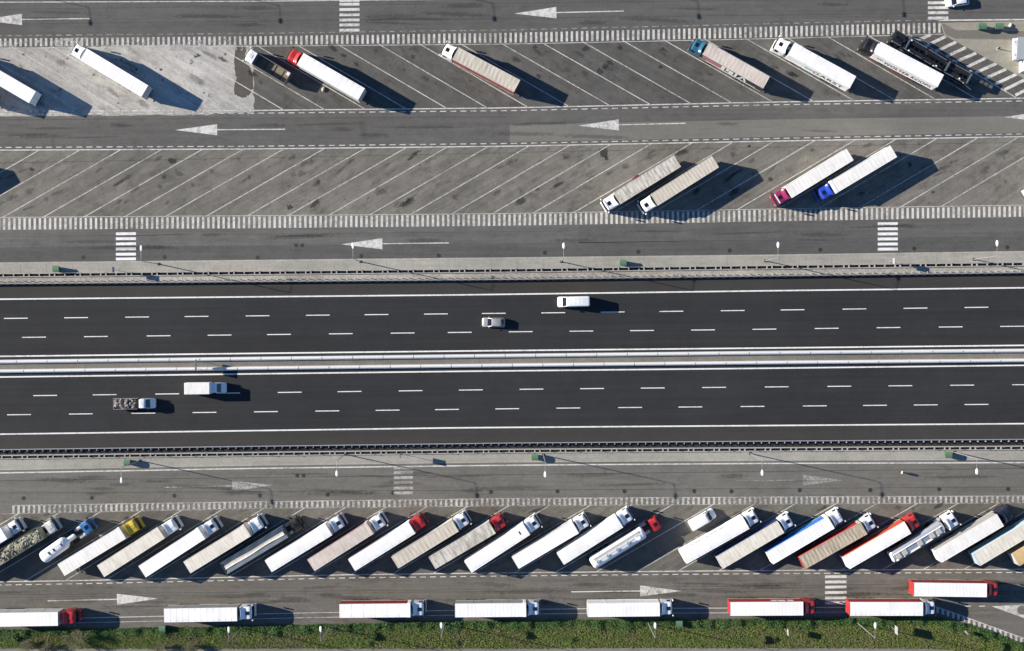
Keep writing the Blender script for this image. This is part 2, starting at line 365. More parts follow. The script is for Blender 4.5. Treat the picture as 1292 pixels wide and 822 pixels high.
# ------------------------------------------------------------------ painted markings
def mline(name, f, w, mat, z, parent, x0=X0, x1=X1, step=60):
    h = w*PPM/2
    return strip(name, off(f,-h), off(f,h), mat, z, x0, x1, parent, step)
def seg(name, p, q, w, mat, z, parent):
    a = W(*p); b = W(*q); d = (b-a); L = d.length
    key = 'bar|%.2f|%.2f' % (round(L,1), w)
    me = cached(key, lambda: MB().quad((-L/2,-w/2,0),(L/2,-w/2,0),(L/2,w/2,0),(-L/2,w/2,0)))
    c = (a+b)/2; c.z = z; return put(name, me, mat, parent, c, math.atan2(d.y,d.x))
Z1 = .010
for f in (M1,M2,M3,M4): mline('edge_line', f, .27, P_NEW, Z1, mway)
def dashes(f, cs, parent, L=30.0, w=.17, mat=P_NEW, name='lane_dash'):
    for c in cs: seg(name, (c-L/2,f(c-L/2)), (c+L/2,f(c+L/2)), w, mat, Z1, parent)
def ext(cs, per=76.6):
    cs = list(cs); lo = cs[0]; hi = cs[-1]
    while lo > -300: lo -= per; cs.append(lo)
    while hi < 1600: hi += per; cs.append(hi)
    return cs
dashes(LA, ext([20,96,173,248,325,401,475,550,623,698,773,847,924.5,1000,1078,1155,1232]), mway)
dashes(LB, ext([43,121,200,277,352,430,508,580,657,733.5,810,887,964.5,1043,1121,1199.5,1277]), mway)
dashes(LC, ext([57,132,211,288,365.5,441,518,594,670.5,747,823.5,901,980,1059,1136,1214,1292]), mway)
dashes(LD, ext([24,102,181,258,335.5,413,489,564,640,717,795,871,949.5,1028,1104,1168,1232]), mway)
mline('edge_line', crv((0,3.1),(330,1.8),(660,-1.5),(1292,-14)), .16, P_MID, Z1, road_top)
mline('edge_line', crv((1184,25.9),(1292,25)), .28, P_MID, Z1, road_top, 1184, X1)
mline('edge_line', RL1, .2, P_MID, Z1+.001, park1); mline('edge_line', off(c1b,1.2), .13, P_BAY, Z1+.002, park1, X0, 1190)
mline('edge_line', RL2, .2, P_MID, Z1, park2); mline('edge_line', off(c2t,-.8), .12, P_BAY, Z1, park2)
mline('edge_line', EL, .24, P_MID, Z1, road3)
mline('edge_line', off(c3b,.3), .13, P_OLD2, Z1, park3); mline('edge_line', RL3, .18, P_MID, Z1, park3)
mline('edge_line', BL, .14, P_MID, Z1, road4, X0, 1175); mline('edge_line', off(BL,6), .13, P_BAY, Z1, road4, X0, 1175)
for f, par, x0, x1, mat in ((off(RL1,3.5),road_mid,-200,1500,P_MID),(off(RL2,-3.4),road_mid,-200,1500,P_MID),(off(RL3,4.0),road4,-200,1500,P_MID),(off(c1t,-3.2),road_top,-200,1190,P_OLD2)):
    x = x0+3
    while x < x1:
        seg('edge_dash', (x,f(x)), (x+7.6,f(x+7.6)), .16, mat, Z1, par); x += 12.75
def comb(ft, fb, x0, x1, mat, parent, per=6.44, w=.46, z=Z1+.003, tilt=0.0):
    x = x0
    while x < x1:
        yt, yb = ft(x)+.4, fb(x)-.4
        seg('hatch_bar', (x,yb), (x+tilt*(yb-yt),yt), w, mat, z, parent); x += per
comb(c1t, c1b, -180, 1187, P_COMB, park1); comb(c2t, c2b, -175, 1480, P_COMB, park2)
comb(c3t, c3b, 17, 1480, P_OLD, park3, 6.5)
mline('edge_line', off(c3t,.4), .14, P_OLD, Z1, park3, 17, X1)
for k in range(-6, 22):
    xb = 358.3+51.4*k
    if xb < 1290:
        yb = RL1(xb); xt = xb-137.5
        seg('bay_line', (xb,yb), (xt,c1b(xt)), .17, P_BAY, Z1+.001, park1)
for k in range(-4, 26):
    xt = 49.8+51.5*k; xb = xt-151
    seg('bay_line', (xt,RL2(xt)), (xb,c2t(xb)), .17, P_BAY, Z1+.001, park2)
for k in range(-3, 26):
    xt = 75.3+51.55*k; xb = xt-148; seg('bay_line', (xt,c3b(xt)), (xb,RL3(xb)), .16, P_BAY, Z1+.001, park3)
def arrow(tip, base, tail, half, mat, parent, z=Z1+.004):
    a = W(*tip); b = W(*base); d = (b-a).normalized(); n = Vector((-d.y,d.x,0))*(half/PPM)
    e = W(*tail); w = Vector((-d.y,d.x,0))*.1; m = MB()
    up = Vector((0,0,z)); m.quad(a+up, b+n+up, b+w+up, b-w+up, b-n+up); m.quad(b+w+up, e+w+up, e-w+up, b-w+up)
    o = m.build('direction_arrow', mat, parent)
    return o
arrow((-24,25.5),(27.8,24.8),(113,23.8),7.2,P_MID,road_top); arrow((649,17.4),(702,16.2),(787,14.2),7.2,P_MID,road_top)
arrow((221,164.3),(274,164),(359.6,163.4),7,P_MID,road_mid); arrow((729.9,159),(780.7,157.8),(865,155.8),7,P_MID,road_mid); arrow((1267,148.2),(1318,147),(1400,144.5),7,P_MID,road_mid)
arrow((430.3,308.6),(482.5,307.8),(566.5,306.8),7,P_MID,road2,Z1+.002)
arrow((345,612.6),(293,613.3),(207,615.2),6.6,P_FADE,road3); arrow((1063.5,606.2),(1013,606.2),(928,606.6),6.8,P_FADE,road3)
arrow((200.3,755.5),(147.6,756.4),(60.2,758.4),6.9,P_MID,road4); arrow((859.9,745.9),(807.7,745.9),(720.7,747),6.9,P_MID,road4)
def crosswalk(x0, x1, ys, mat, parent, h=3.5):
    for y in ys: seg('crossing_bar', (x0,y+.12), (x1,y-.12), h/PPM, mat, Z1+.003, parent)
crosswalk(428.3,453.6,(-6,.8,5.6,12.3,18.9,25.5,31.7,38.3),P_MID,road_top); crosswalk(1170.7,1196.5,(-9,-2.6,3.8,10,16.3,23),P_MID,road_top)
crosswalk(146.4,171.4,(295.2,301.5,307.9,314.3,321,327),P_NEW,road2); crosswalk(1107.6,1132.6,(282.6,289,295.4,301.8,308.2,314.6),P_NEW,road2)
crosswalk(496.8,521,(590.6,596.5,602.8,609.2,616.1,622.2),P_XOLD,road3); crosswalk(1041,1068,(727.9,734.5,741,747.8,754.5,760.9),P_MID,road4)
# chevron area beside the traffic island
def zq(x, y): return (1080+x/6.094, 20+y/6.094)
for a, b in (((470,190),(575,147)),((530,237),(690,160)),((610,277),(770,203)),((690,317),(845,245)),((760,357),(925,288)),((850,397),(1000,325)),((915,441),(1080,368)),((990,485),(1155,410)),((1070,527),(1235,450)),((1140,571),(1300,492)),((1225,612),(1385,532))):
    seg('chevron_bar', zq(*a), zq(*b), .58, P_MID, Z1+.003, park1)
# exit: hatched edge and gore
cx = crv((1176,764),(1224.7,781.3),(1292,805.8)); cxb = crv((1176,771.5),(1221,786.6),(1292,814))
comb(cx, cxb, 1183, 1420, P_COMB, road4, 6.6, .5); mline('edge_line', cx, .16, P_MID, Z1, road4, 1176, 1420, 20)
gore = poly('gore_marking', [(1251,765.2),(1400,758),(1400,822),(1292,780)], P_COMB, Z1, road4)
poly('paving_disc', [(1289.5+6*math.cos(a),770+6*math.sin(a)) for a in np.linspace(0,2*math.pi,17)[:-1]], M_BOTR, Z1+.002, road4)
for x in (1217,1235): seg('edge_dash', (x,765.2), (x+8,765), .16, P_MID, Z1, road4)
# traffic island (upper right)
isl = [(1187,29.2),(1300,27),(1500,20),(1500,170),(1345,128),(1292,99.5),(1191.5,45)]
MBI = MB(); top = [W(x,y) for x,y in isl]
MBI.loft([[Vector((p.x,p.y,0)) for p in top][::-1], [Vector((p.x,p.y,.12)) for p in top][::-1]])
island = tag(MBI.build('traffic_island', M_ISL), kind='structure')
poly('dark_paving', [(1188,30),(1222,29.4),(1226,38.5),(1292,37),(1400,36),(1400,49),(1287,50.5),(1205,49.5),(1192,43)], M_ISLD, .124, island)
poly('pale_slab', [(1189.5,30),(1226,29.6),(1226,38.6),(1207,38.8)], M_ISL, .128, island)
poly('pale_slab', [(1264,31.5),(1292,31.5),(1292,39.5),(1264,39.8)], M_ISL, .128, island)
def slab_lines(par, f0, f1, z, x0, x1, per, mat, w=.035):
    x = x0
    while x < x1: seg('paving_joint', (x,f0(x)), (x+.2,f1(x)), w, mat, z, par); x += per
slab_lines(path_up, off(KB,2.2), off(FA,-3), .124, -40, 1340, 33.0, M_ISLD); 
# manholes
def manhole():
    m = MB(); n = 16; ring = lambda r,z: [(r*math.cos(2*math.pi*i/n), r*math.sin(2*math.pi*i/n), z) for i in range(n)]
    m.loft([ring(.42,0), ring(.40,.012), ring(.34,.012), ring(.33,.004)], False, True); return m
M_IRON = plain('cast iron', (.036,.035,.033), .7, .3)
for x,y in ((30,629),(116,628.5),(220,625.8),(328,625.5),(413.5,624.4),(496,622.4),(619.5,621),(703.4,620.2),(788,620.2),(876,620),(923,620.2),(1009,618.8),(1098,618.6),(1185,617.6),(1272,617.4)):
    put('manhole_cover', cached('manhole', manhole), M_IRON, road3, W(x,y)+Vector((0,0,.003)))
for x,y in ((105,325),(207.7,324.7),(325,325.5),(455.7,323.4),(553.5,322.6),(687.5,319),(805.5,318),(920.6,316.4),(1035,315.5),(1153.5,313.8),(1271,312.4)):
    put('manhole_cover', cached('manhole', manhole), M_IRON, road2, W(x,y)+Vector((0,0,.008)))
for x,y,p in ((375,600.5,road3),(383,600.5,road3),(373.5,309.8,road2),(381.2,309.8,road2)):
    put('manhole_cover', cached('sqcover', lambda: MB().rbox(-.34,.34,-.34,.34,0,.012,.006)), M_IRON, p, W(x,y)+Vector((0,0,.006)))
# skid marks and seams
M_SEAM = asphalt('sealed seam', (.05,.05,.049), .2, 0, 0, 0, .2)
for f, par, a, b, w in ((lambda x: 602-.012*(x-400), road3, -200, 1500, .08), (lambda x: 622.5-.006*x, road3, -200, 1500, .07), (lambda x: 31-.012*x, road_top, -200, 1500, .06), (lambda x: 12-.012*x, road_top, -200, 1500, .05), (lambda x: 151.5-.006*x, road_mid, -200, 640, .06), (lambda x: 299-.01*x, road2, -200, 720, .05), (lambda x: 206-.02*x if x<650 else 205.5-.02*x, park2, -200, 1500, .06), (lambda x: 751-.012*x, road4, -200, 1160, .06), (lambda x: 754-.012*x, road4, -200, 1100, .05)):
    mline('sealed_seam', f, w, M_SEAM, .0075, par, a, b)

SPILL = paint_mark('thin cement film', (.40,.39,.37), 1.0, .36, .50, .8)
poly('cement_film', [(-300,55),(0,53),(60,50),(110,47),(190,47),(230,51),(318,50),(318,64),(0,64),(-300,70)], SPILL, .018, park1); poly('cement_film', [(-300,141),(0,139),(320,138),(320,145.5),(0,147.5),(-300,152)], SPILL, .018, road_mid)
# ------------------------------------------------------------------ barriers, fences, guard rails
def path_pts(f, x0=-60, x1=1352, step=25): return [W(x, f(x)) for x in np.arange(x0, x1+1, step)]
def sweep(pts, prof):
    """prof: list of (offset towards image-down, z)"""
    m = MB(); rings = []
    for p in pts: rings.append([Vector((p.x, p.y-o, z)) for o, z in prof])
    return m.loft(rings)
def at_m(f, x0, x1, per):
    x = x0; out = []
    while x < x1: out.append(W(x, f(x))); x += per
    return out
def jersey_line(f, label, ph):
    root = empty('concrete_barrier', W(646, f(646)), 0, label, 'barrier'); org = root.location
    prof = [(-.38,0),(-.38,.12),(-.33,.45),(-.22,.74),(-.06,.82),(.10,.80),(.24,.66),(.33,.40),(.38,.10),(.38,0)]
    L = 38.4; x = ph-3*L
    while x < 1292+3*L:
        a = W(x+.25, f(x+.25)); b = W(x+L-.25, f(x+L-.25)); d = b-a
        me = cached('segment', lambda: MB().loft([[Vector((s*d.length/2, -o, z)) for o, z in prof] for s in (-1,1)]))
        s = put('barrier_segment', me, CONCR, root, (a+b)/2-org+Vector((0,0,.01)), math.atan2(d.y,d.x))
        e = put('coupling', cached('coupling', lambda: MB().box(-.10,.10,-.06,.06,.70,.83,.01)), STEEL, root, W(x, f(x))-org)
        x += L
    return root
jersey_line(B1, 'pale concrete barrier of jointed segments along the median on the white van side', 23)
jersey_line(B2, 'pale concrete barrier of jointed segments along the median on the box truck side', 32)
def guard_rail(f, side, label, ph):
    """side=+1: posts stand on the image-down side of the rail"""
    root = empty('guard_rail', W(646, f(646)), 0, label, 'guard rail'); org = root.location
    pts = [p-org for p in path_pts(f)]
    prof = [(-.04,.50),(.05,.58),(-.02,.70),(.05,.84),(-.05,.96),(-.11,.97),(-.07,.70),(-.11,.50)] if side > 0 else [(.04,.50),(-.05,.58),(.02,.70),(-.05,.84),(.05,1.0),(.11,1.01),(.07,.70),(.11,.50)]
    sweep(pts, prof).build('rail', GALV if side > 0 else GALVD, root)
    def post():
        m = MB(); m.box(-.05,.05,-.06,.06,-.2,.96); m.box(-.06,.06,-.06,.32,.64,.86); return m
    for p in at_m(f, ph-60, 1350, 9.72):
        q = p-org+Vector((0,-.36*side,0)); put('post', cached('rail_post', post), GALVD, root, q, 0 if side > 0 else math.pi)
    return root
guard_rail(GB, -1, 'galvanised steel guard rail edging the motorway beside the pale gravel strip', 4)
guard_rail(GL, 1, 'galvanised steel guard rail edging the motorway beside the dark soil strip', 9)
def parapet(f, label, ph, tall):
    root = empty('parapet_fence', W(646, f(646)), 0, label, 'fence'); org = root.location
    pts = [p-org for p in path_pts(f)]; z0 = .04
    for o in (-.30, .34): sweep([p+Vector((0,-o,0)) for p in pts], [(-.09,z0),(-.09,z0+.26),(.09,z0+.26),(.09,z0)]).build('kerb_beam', FENCEC, root)
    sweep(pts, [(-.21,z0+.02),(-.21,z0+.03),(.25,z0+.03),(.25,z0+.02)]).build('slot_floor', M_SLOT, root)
    def br(): return MB().box(-.11,.11,-.25,.21,.05,.285)
    def pst(): return MB().box(-.03,.03,-.03,.03,0,tall)
    per = 32.3; x = ph-per*2; i = 0
    posts = []
    while x < 1292+per*2:
        for k, dx in enumerate((0, 12.9, 25.8)):
            p = W(x+dx, f(x+dx))-org
            put('bracket', cached('bracket', br), FENCEC, root, p)
            if k == 0: put('fence_post', cached('fence_post%.1f' % tall, pst), GALVD, root, p+Vector((0,.3,.2)))
        x += per
    for z in (.55,.95,1.35): 
        if z < tall+.2: sweep([p+Vector((0,.3,0)) for p in pts], [(-.016,z-.016),(-.016,z+.016),(.016,z+.016),(.016,z-.016)]).build('fence_rail', GALVD, root)
    return root
parapet(FA, 'slotted concrete parapet with thin fence beside the upper pale footpath and gravel', 5, 1.25)
parapet(FL, 'slotted concrete parapet with thin fence beside the soil strip behind the guard rail', 3, 1.6)

# ------------------------------------------------------------------ street lamps, signs, bins
def lamp(base, arm, label, group, h=10.7, z0=0.0):
    p = W(*base); rz = math.atan2(arm[1], arm[0]); L = math.hypot(*arm)
    r = empty('street_lamp', (p.x,p.y,z0), rz, label, 'street lamp', group)
    put('pole', cached('pole%.1f' % h, lambda: MB().tube((0,0,0),(0,0,h),.10,.05,10), 40), POLE, r)
    put('base_plate', cached('baseplate', lambda: MB().rbox(-.25,.25,-.25,.25,0,.08,.03)), STEEL, r)
    put('arm', cached('arm%.1f%.1f' % (L,h), lambda: MB().tube((0,0,h-.15),(.35,0,h),.035,.035,8).tube((.3,0,h),(L,0,h+.1),.035,.03,8), 40), POLE, r)
    def head():
        m = MB(); rg = lambda x,w,z0,z1: [(x,-w,z0),(x,-w*.7,z1),(x,w*.7,z1),(x,w,z0)]
        m.loft([rg(-.1,.08,-.05,.04), rg(.15,.20,-.07,.09), rg(.6,.24,-.07,.11), rg(.95,.16,-.06,.07), rg(1.02,.08,-.04,.03)]); return m
    put('lamp_head', cached('lamp_head', head, 50), LAMPW, r, (L-.1,0,h+.1))
    return r
UP = 'street lamps along the upper footpath'; LO = 'street lamps along the lower footpath'; VE = 'street lamps in the grass verge'; TP = 'street lamps beyond the service road'
for b, t_ in (((200.5,333.5),'beside the crossing with the square sign'),((455,330.5),'by the tip of the slip road arrow'),((708,330.5),'above the motorway van'),((965.5,329.5),'by the crimson-cabbed lorry'),((1228.5,327.5),'past the blue crossing sign')): lamp(b, (0,2.0), 'grey street lamp on the upper footpath '+t_, UP, z0=.12)
for b, t_ in (((176.6,581.5),'beside the weathered green container'),((435.4,573.5),'near the worn crossing'),((685.8,574.5),'beside the container by the red-cabbed lorries'),((946.5,572.6),'by the tail of the worn arrow'),((1204.3,571),'beside the container near the walking person')): lamp(b, (0,-2.0), 'grey street lamp on the lower footpath '+t_, LO, z0=.04)
for b, t_ in (((305.6,791.6),'behind the white lorry with thin grey side'),((416,791),'before the plain red-sided lorry'),((561,786.5),'between the red-sided and dark-grey-sided lorries'),((818,786.6),'behind the white rib-roofed lorry'),((1082.4,786.6),'behind the red-sided lorry at the exit')): lamp(b, (0,2.0), 'grey street lamp in the verge '+t_, VE)
for x in (-52,188,458,716,975): lamp((x,-27-.01*x), (0,-2.6), 'grey street lamp standing beyond the service road', TP)
def sign(base, w, z0, z1, mat, label, group=None, rz=0.0, poles=1, name='road_sign', zb=0.0):
    p = W(*base); r = empty(name, (p.x,p.y,zb), rz, label, 'sign', group)
    put('sign_panel', MB().box(-.02,.02,-w/2,w/2,z0,z1).mesh('sign_panel'), mat, r)
    put('panel_frame', MB().box(-.045,-.02,-w/2-.03,w/2+.03,z0-.03,z1+.03).mesh('panel_frame'), GALV, r)
    for i in range(poles):
        y = 0 if poles == 1 else (-w*.35 if i == 0 else w*.35)
        put('sign_post', cached('signpost%.1f' % z1, lambda: MB().tube((-.09,0,0),(-.09,0,z1+.05),.04,.04,8)), GALV, r, (0,y,0))
    return r
BLUEP = plain('blue sign face', (.05,.16,.38), .4, .5); SIGNW = plain('white sign face', (.75,.77,.8), .4, .5)
CS = 'square blue signs beside the crossings'
sign((149.5,341.5),1.0,2.3,3.3,BLUEP,'square sign on a post by the upper slip road crossing near the green bin',CS,zb=.1)
sign((1122,330.5),1.0,2.2,3.2,BLUEP,'blue sign at the end of the crossing below the crimson and blue lorry cabs',CS,zb=.12)
sign((507,573),1.0,2.6,3.6,BLUEP,'square sign on a post by the worn crossing on the lower slip road',CS,zb=.04)
sign((990,793.5),1.1,2.2,3.2,SIGNW,'pale sign standing in the verge behind the lorry with red cab and red trailer')
sign((1125,791),1.6,2.0,3.6,BLUEP,'larger blue and white sign standing in the verge by the lamp with a slanting pole')
sign((1216,796),.9,1.2,2.0,SIGNW,'small tilted white sign in the verge beside the hatched exit edge',rz=R(35))
sign((251.7,460.5),2.1,2.0,3.1,GALV,'narrow grey sign panel on two posts standing across the median',poles=2)
def bin_(base, label, L=1.2, w=1.15, h=1.5, z0=0.0, rz=0.0, group='green waste containers'):
    p = W(*base); r = empty('waste_container', (p.x,p.y,z0), rz, label, 'waste bin', group)
    def body():
        m = MB(); rg = lambda a,b,z: [(-a,-b,z),(a,-b,z),(a,b,z),(-a,b,z)]
        m.loft([rg(L*.40,w*.38,.18), rg(L*.47,w*.46,h*.75), rg(L*.5,w*.5,h*.76), rg(L*.5,w*.5,h*.82)]); return m
    put('container_body', cached('bin_body%.1f' % L, body), GREENB, r)
    def lid():
        m = MB(); rg = lambda y,z: [(-L*.5,y,z),(L*.5,y,z)]
        m.grid(1, 8, lambda u,v: ((u-.5)*L*1.02, (v-.5)*w*1.04, h*.82+.28*math.sin(math.pi*v)**.7*h*.5+.01)); return m
    put('container_lid', cached('bin_lid%.1f' % L, lid, 50), plain('green bin lid', (.10,.185,.115), .45, .4), r)
    for sx in (-1,1):
        put('lift_handle', cached('bin_handle', lambda: MB().tube((0,-.12,0),(0,.12,0),.04,.04,6)), STEEL, r, (sx*(L*.5+.05),0,h*.8))
        for sy in (-1,1): put('wheel', cached('bin_wheel', lambda: MB().tube((0,-.03,0),(0,.03,0),.1,.1,10)), TYRE, r, (sx*L*.33,sy*w*.3,.1))
bin_((74,340),'green waste container on the upper footpath near the parapet, left alone by the crossing',z0=.12)
bin_((785.5,332.3),'green waste container on the upper footpath opposite the two beige-roofed lorries',z0=.12)
bin_((163,583),'weathered green waste container on the lower footpath beside the worn arrow',z0=.04)
bin_((674.8,576.4),'green waste container on the lower footpath under the lamp by the red-cabbed lorries',z0=.04)
bin_((1194,573.5),'green waste container on the lower footpath under the lamp near the walking person',z0=.04)
bin_((1236.3,35.6),'green waste container on the traffic island beside the pale slab',z0=.13,L=1.45)
bin_((1257.8,35.4),'green waste container on the traffic island beside the white sack',z0=.13,L=1.45)
bin_((207,791.5),'green waste container half hidden by the verge plants beside a white trailer')
bin_((856,785.6),'green waste container in the verge plants by the ribbed white trailer')
def bollard(b):
    p = W(*b); r = empty('bollard', (p.x,p.y,.12), 0, 'short black bollard on the pale concrete of the traffic island', 'bollard')
    MB().tube((0,0,0),(0,0,.95),.11,.09,10).build('post', BLACKP, r, 40); MB().tube((0,0,.95),(0,0,1.05),.14,.1,10).build('cap', BLACKP, r, 40)
    MB().rbox(-.3,.3,-.3,.3,0,.05,.02).build('foot', FENCEC, r)
bollard((1258.5,62))
def sack(b, s, label, mat, name='rubbish_sack', z0=.13):
    p = W(*b); m = MB(); n = 10
    rg = [[(s*k*(1+.18*math.sin(3*a+z*5))*math.cos(a), 1.5*s*k*(1+.15*math.cos(2*a+z*3))*math.sin(a), z*s) for a in [2*math.pi*i/n for i in range(n)]] for z,k in ((0,.6),(.3,.95),(.7,1),(1.1,.75),(1.4,.3))]
    m.loft(rg); o = m.build(name, mat, None, 60); o.location = (p.x,p.y,z0); o.rotation_euler = (0,0,R(-20)); tag(o, label, 'sack'); return o
sack((1274,33), .3, 'white sack lying beside the green container on the traffic island', SIGNW)
sack((408,113.3), .32, 'tan sack lying on the asphalt beside the red-cabbed white lorry', plain('tan sack', (.55,.42,.3), .8, .2), z0=.0)
# white kiosk at the end of the island
kp = W(1277,64); kr = empty('white_kiosk', (kp.x,kp.y,.12), 0, 'white prefabricated kiosk with stepped roof on the traffic island', 'kiosk')
MB().box(.1,9,-2.0,1.9,0,2.5).build('wall', SIGNW, kr); KR = plain('grey kiosk roof', (.34,.37,.40), .5, .4)
MB().loft([[(-.35,-2.2,z),(1.2,-2.45,z),(2.0,-1.2,z),(2.1,1.9,z),(-.1,1.95,z)] for z in (2.5,2.72)]).build('roof', KR, kr)
MB().box(2.3,9.2,-1.3,2.6,2.5,2.95,.03).build('roof', KR, kr); MB().box(1.3,9.4,-4.4,-2.3,0,2.3,.03).build('side_block', SIGNW, kr)
MB().box(1.9,9.4,2.2,3.6,2.4,2.8,.03).build('roof', SIGNW, kr)
MB().box(-.85,-.36,-2.4,1.75,2.0,2.6,.02).build('fascia', SIGNW, kr)
for y in (-1.5,1.0): MB().tube((-.6,y,2.58),(-.6,y,2.64),.16,.16,12).build('roof_vent', GALV, kr)

# ------------------------------------------------------------------ lorries
def hring(z, xf, xb, w, r, bulge=.05):
    P = [(xb, w, z)]
    for i in range(5):
        a = math.pi/2*i/4; P.append((xf-r+r*math.sin(a), w-r+r*math.cos(a), z))
    P.append((xf+bulge, 0, z))
    for i in range(5):
        a = math.pi/2*(1-i/4); P.append((xf-r+r*math.sin(a), -(w-r+r*math.cos(a)), z))
    P.append((xb, -w, z)); return P[::-1]
CABS = {'high': [(.32,-.12,1.16),(.5,0,1.24),(1.5,0,1.25),(1.72,-.02,1.25),(2.78,-.27,1.20),(3.1,-.38,1.18),(3.26,-.48,1.13),(3.32,-.62,1.02)],
        'low':  [(.32,-.12,1.16),(.5,0,1.24),(1.35,0,1.25),(1.5,-.02,1.25),(2.4,-.24,1.20),(2.58,-.36,1.16),(2.66,-.5,1.06)]}
def cab_mesh(st):
    m = MB(); L = 2.25 if st == 'high' else 1.9
    m.loft([hring(z, xf, -L, w, .32) for z,xf,w in CABS[st]]); return m
def glass_mesh(st):
    C = CABS[st]; lo, hi = C[3], C[4]; m = MB()
    mixr = lambda t,e: [p for p in hring(lo[0]+(hi[0]-lo[0])*t, lo[1]+(hi[1]-lo[1])*t+e, -1, lo[2]+(hi[2]-lo[2])*t+e, .32)][2:-2]
    m.loft([mixr(.02,.012), mixr(.98,.012)], False, False, False); return m
def sidewin_mesh(st):
    C = CABS[st]; lo, hi = C[3], C[4]; m = MB()
    m.quad((-.45,lo[2]+.010,lo[0]),(-1.25,lo[2]+.010,lo[0]),(-1.25,hi[2]+.012,hi[0]-.05),(-.6,hi[2]+.012,hi[0]-.05)); return m
def defl_mesh():
    m = MB(); nx, ny = 7, 10
    def f(u, v):
        y = (v-.5)*2; xb = -2.28-.24*abs(y)**2.4; xf = -1.45-.10*y*y; x = xf+(xb-xf)*u
        wy = 1.0+.2*u; s = u*u*(3-2*u)
        z = 3.30+(.06+.44*s)*(1-.35*abs(y)**6*(1-.3*u)); return (x, y*wy, z)
    m.grid(nx, ny, f)
    for y, sg in ((0,-1),(1,1)):
        e = [f(i/nx, y) for i in range(nx+1)]; lo = [(p[0], p[1], 3.2) for p in e]
        m.loft([e, lo] if sg < 0 else [lo, e], False, False, False)
    e = [f(0, j/ny) for j in range(ny+1)]; lo = [(p[0],p[1],3.2) for p in e]; m.loft([lo,e], False, False, False)
    for s in (-1,1): m.box(-2.50,-2.2,s*1.2-.03,s*1.2+.03,.9,3.45)
    return m
def wheel_mesh(w):
    def f():
        m = MB(); n = 18; ring = lambda r,y: [(r*math.cos(2*math.pi*i/n), y, r*math.sin(2*math.pi*i/n)) for i in range(n)]
        m.loft([ring(.25,-w/2+.06), ring(.28,-w/2), ring(.46,-w/2), ring(.51,-w/2+.06), ring(.51,w/2-.06), ring(.46,w/2), ring(.28,w/2), ring(.25,w/2-.06)]); return m
    return f
def wheel(par, x, y, w=.32, r=.51):
    o = put('wheel', cached('wheel%.2f' % w, wheel_mesh(w), 40), TYRE, par, (x,y,r)); o.scale = (r/.51,1,r/.51)
    return o
COLORS = {'white': (.82,.83,.86), 'red': (.44,.03,.034), 'yellow': (.60,.42,.05), 'teal': (.022,.105,.185), 'blue': (.02,.06,.42), 'blue2': (.045,.17,.42), 'crimson': (.27,.022,.10),
          'black': (.016,.016,.019), 'brown': (.035,.028,.024), 'grey': (.60,.60,.58), 'navy': (.015,.019,.045), 'white2': (.70,.73,.78)}
def cpaint(c): return plain(c+' cab paint', COLORS[c], .32, .5, dirt=.10)
def tractor(root, cf, color, style='high', hatch=True, stripe=None, bare=False):
    mat = cpaint(color); T = lambda n, me, mt, p=root, loc=None: put(n, me, mt, p, (cf,0,0) if loc is None else loc)
    cab = T('cab', cached('cab|'+style, lambda: cab_mesh(style), 35), mat)
    put('windscreen', cached('windscreen|'+style, lambda: glass_mesh(style), 35), GLASS, cab)
    top = CABS[style][-1][0]
    for s in (1,-1):
        w = put('side_window', cached('side_window|'+style, lambda: sidewin_mesh(style)), GLASS, cab); w.scale = (1,s,1)
        T('mirror', cached('mirror', lambda: MB().rbox(-.10,.08,-.13,.13,0,.8,.03).box(-.02,.02,-.25,-.1,.3,.36)), BLACKP if color not in ('white',) else mat, cab, (-.12,s*1.45,top-1.0))
        T('headlight', cached('headlight', lambda: MB().rbox(-.05,.06,-.2,.2,0,.2,.03)), GALV, cab, (-.02,s*.9,.62))
    hs = .30 if hatch else .26
    hz = top+.005
    put('roof_hatch', cached('roof_hatch', lambda: MB().rbox(-.36,.36,-.36,.36,0,.06,.02)), HATCH if hatch else plain(color+' roof hatch', mul(COLORS[color],.82), .4, .4), cab, (-1.02,0,hz))
    if style == 'high': put('wind_deflector', cached('wind_deflector', defl_mesh, 35), mat, cab)
    put('sun_visor', cached('sun_visor', lambda: MB().box(-.05,.13,-1.02,1.02,0,.03).box(.10,.14,-1.02,1.02,-.14,.03)), plain('smoked visor', (.03,.035,.045), .2, .6), cab, (CABS[style][4][1]+.02,0,CABS[style][4][0]-.02))
    if stripe: put('light_bar', cached('light_bar', lambda: MB().rbox(-.09,.09,-1.05,1.05,0,.10,.03)), stripe, cab, (-.42,0,top-.02))
    T('bumper', cached('bumper', lambda: MB().rbox(-.35,.06,-1.22,1.22,.28,.62,.06)), STEEL if color in ('black','brown','navy') else mat)
    T('chassis', cached('tractor_chassis', lambda: MB().box(-6.0,-.4,.30,.45,.62,.90).box(-6.0,-.4,-.45,-.30,.62,.90).box(-2.3,-2.1,-.3,.3,.65,.88).box(-4.2,-4.0,-.3,.3,.65,.88).box(-5.9,-5.75,-.3,.3,.65,.88)), STEEL)
    for s in (1,-1):
        T('fuel_tank', cached('fuel_tank', lambda: MB().rbox(-3.9,-2.5,-.30,.30,.42,1.02,.12)), GALV, root, (cf,s*.85,0))
        wheel(root, cf-1.42, s*1.05, .31); wheel(root, cf-5.05, s*.93, .58)
        T('mudguard', cached('mudguard', lambda: MB().grid(10,1,lambda u,v: (-.65*math.cos(math.pi*u), (v-.5)*.62, .51+.63*math.sin(math.pi*u))), 50), BLACKP, root, (cf-5.05,s*.93,0))
    T('fifth_wheel', cached('fifth_wheel', lambda: MB().tube((-5.0,0,.92),(-5.0,0,1.12),.48,.46,14)), STEEL)
    return cab
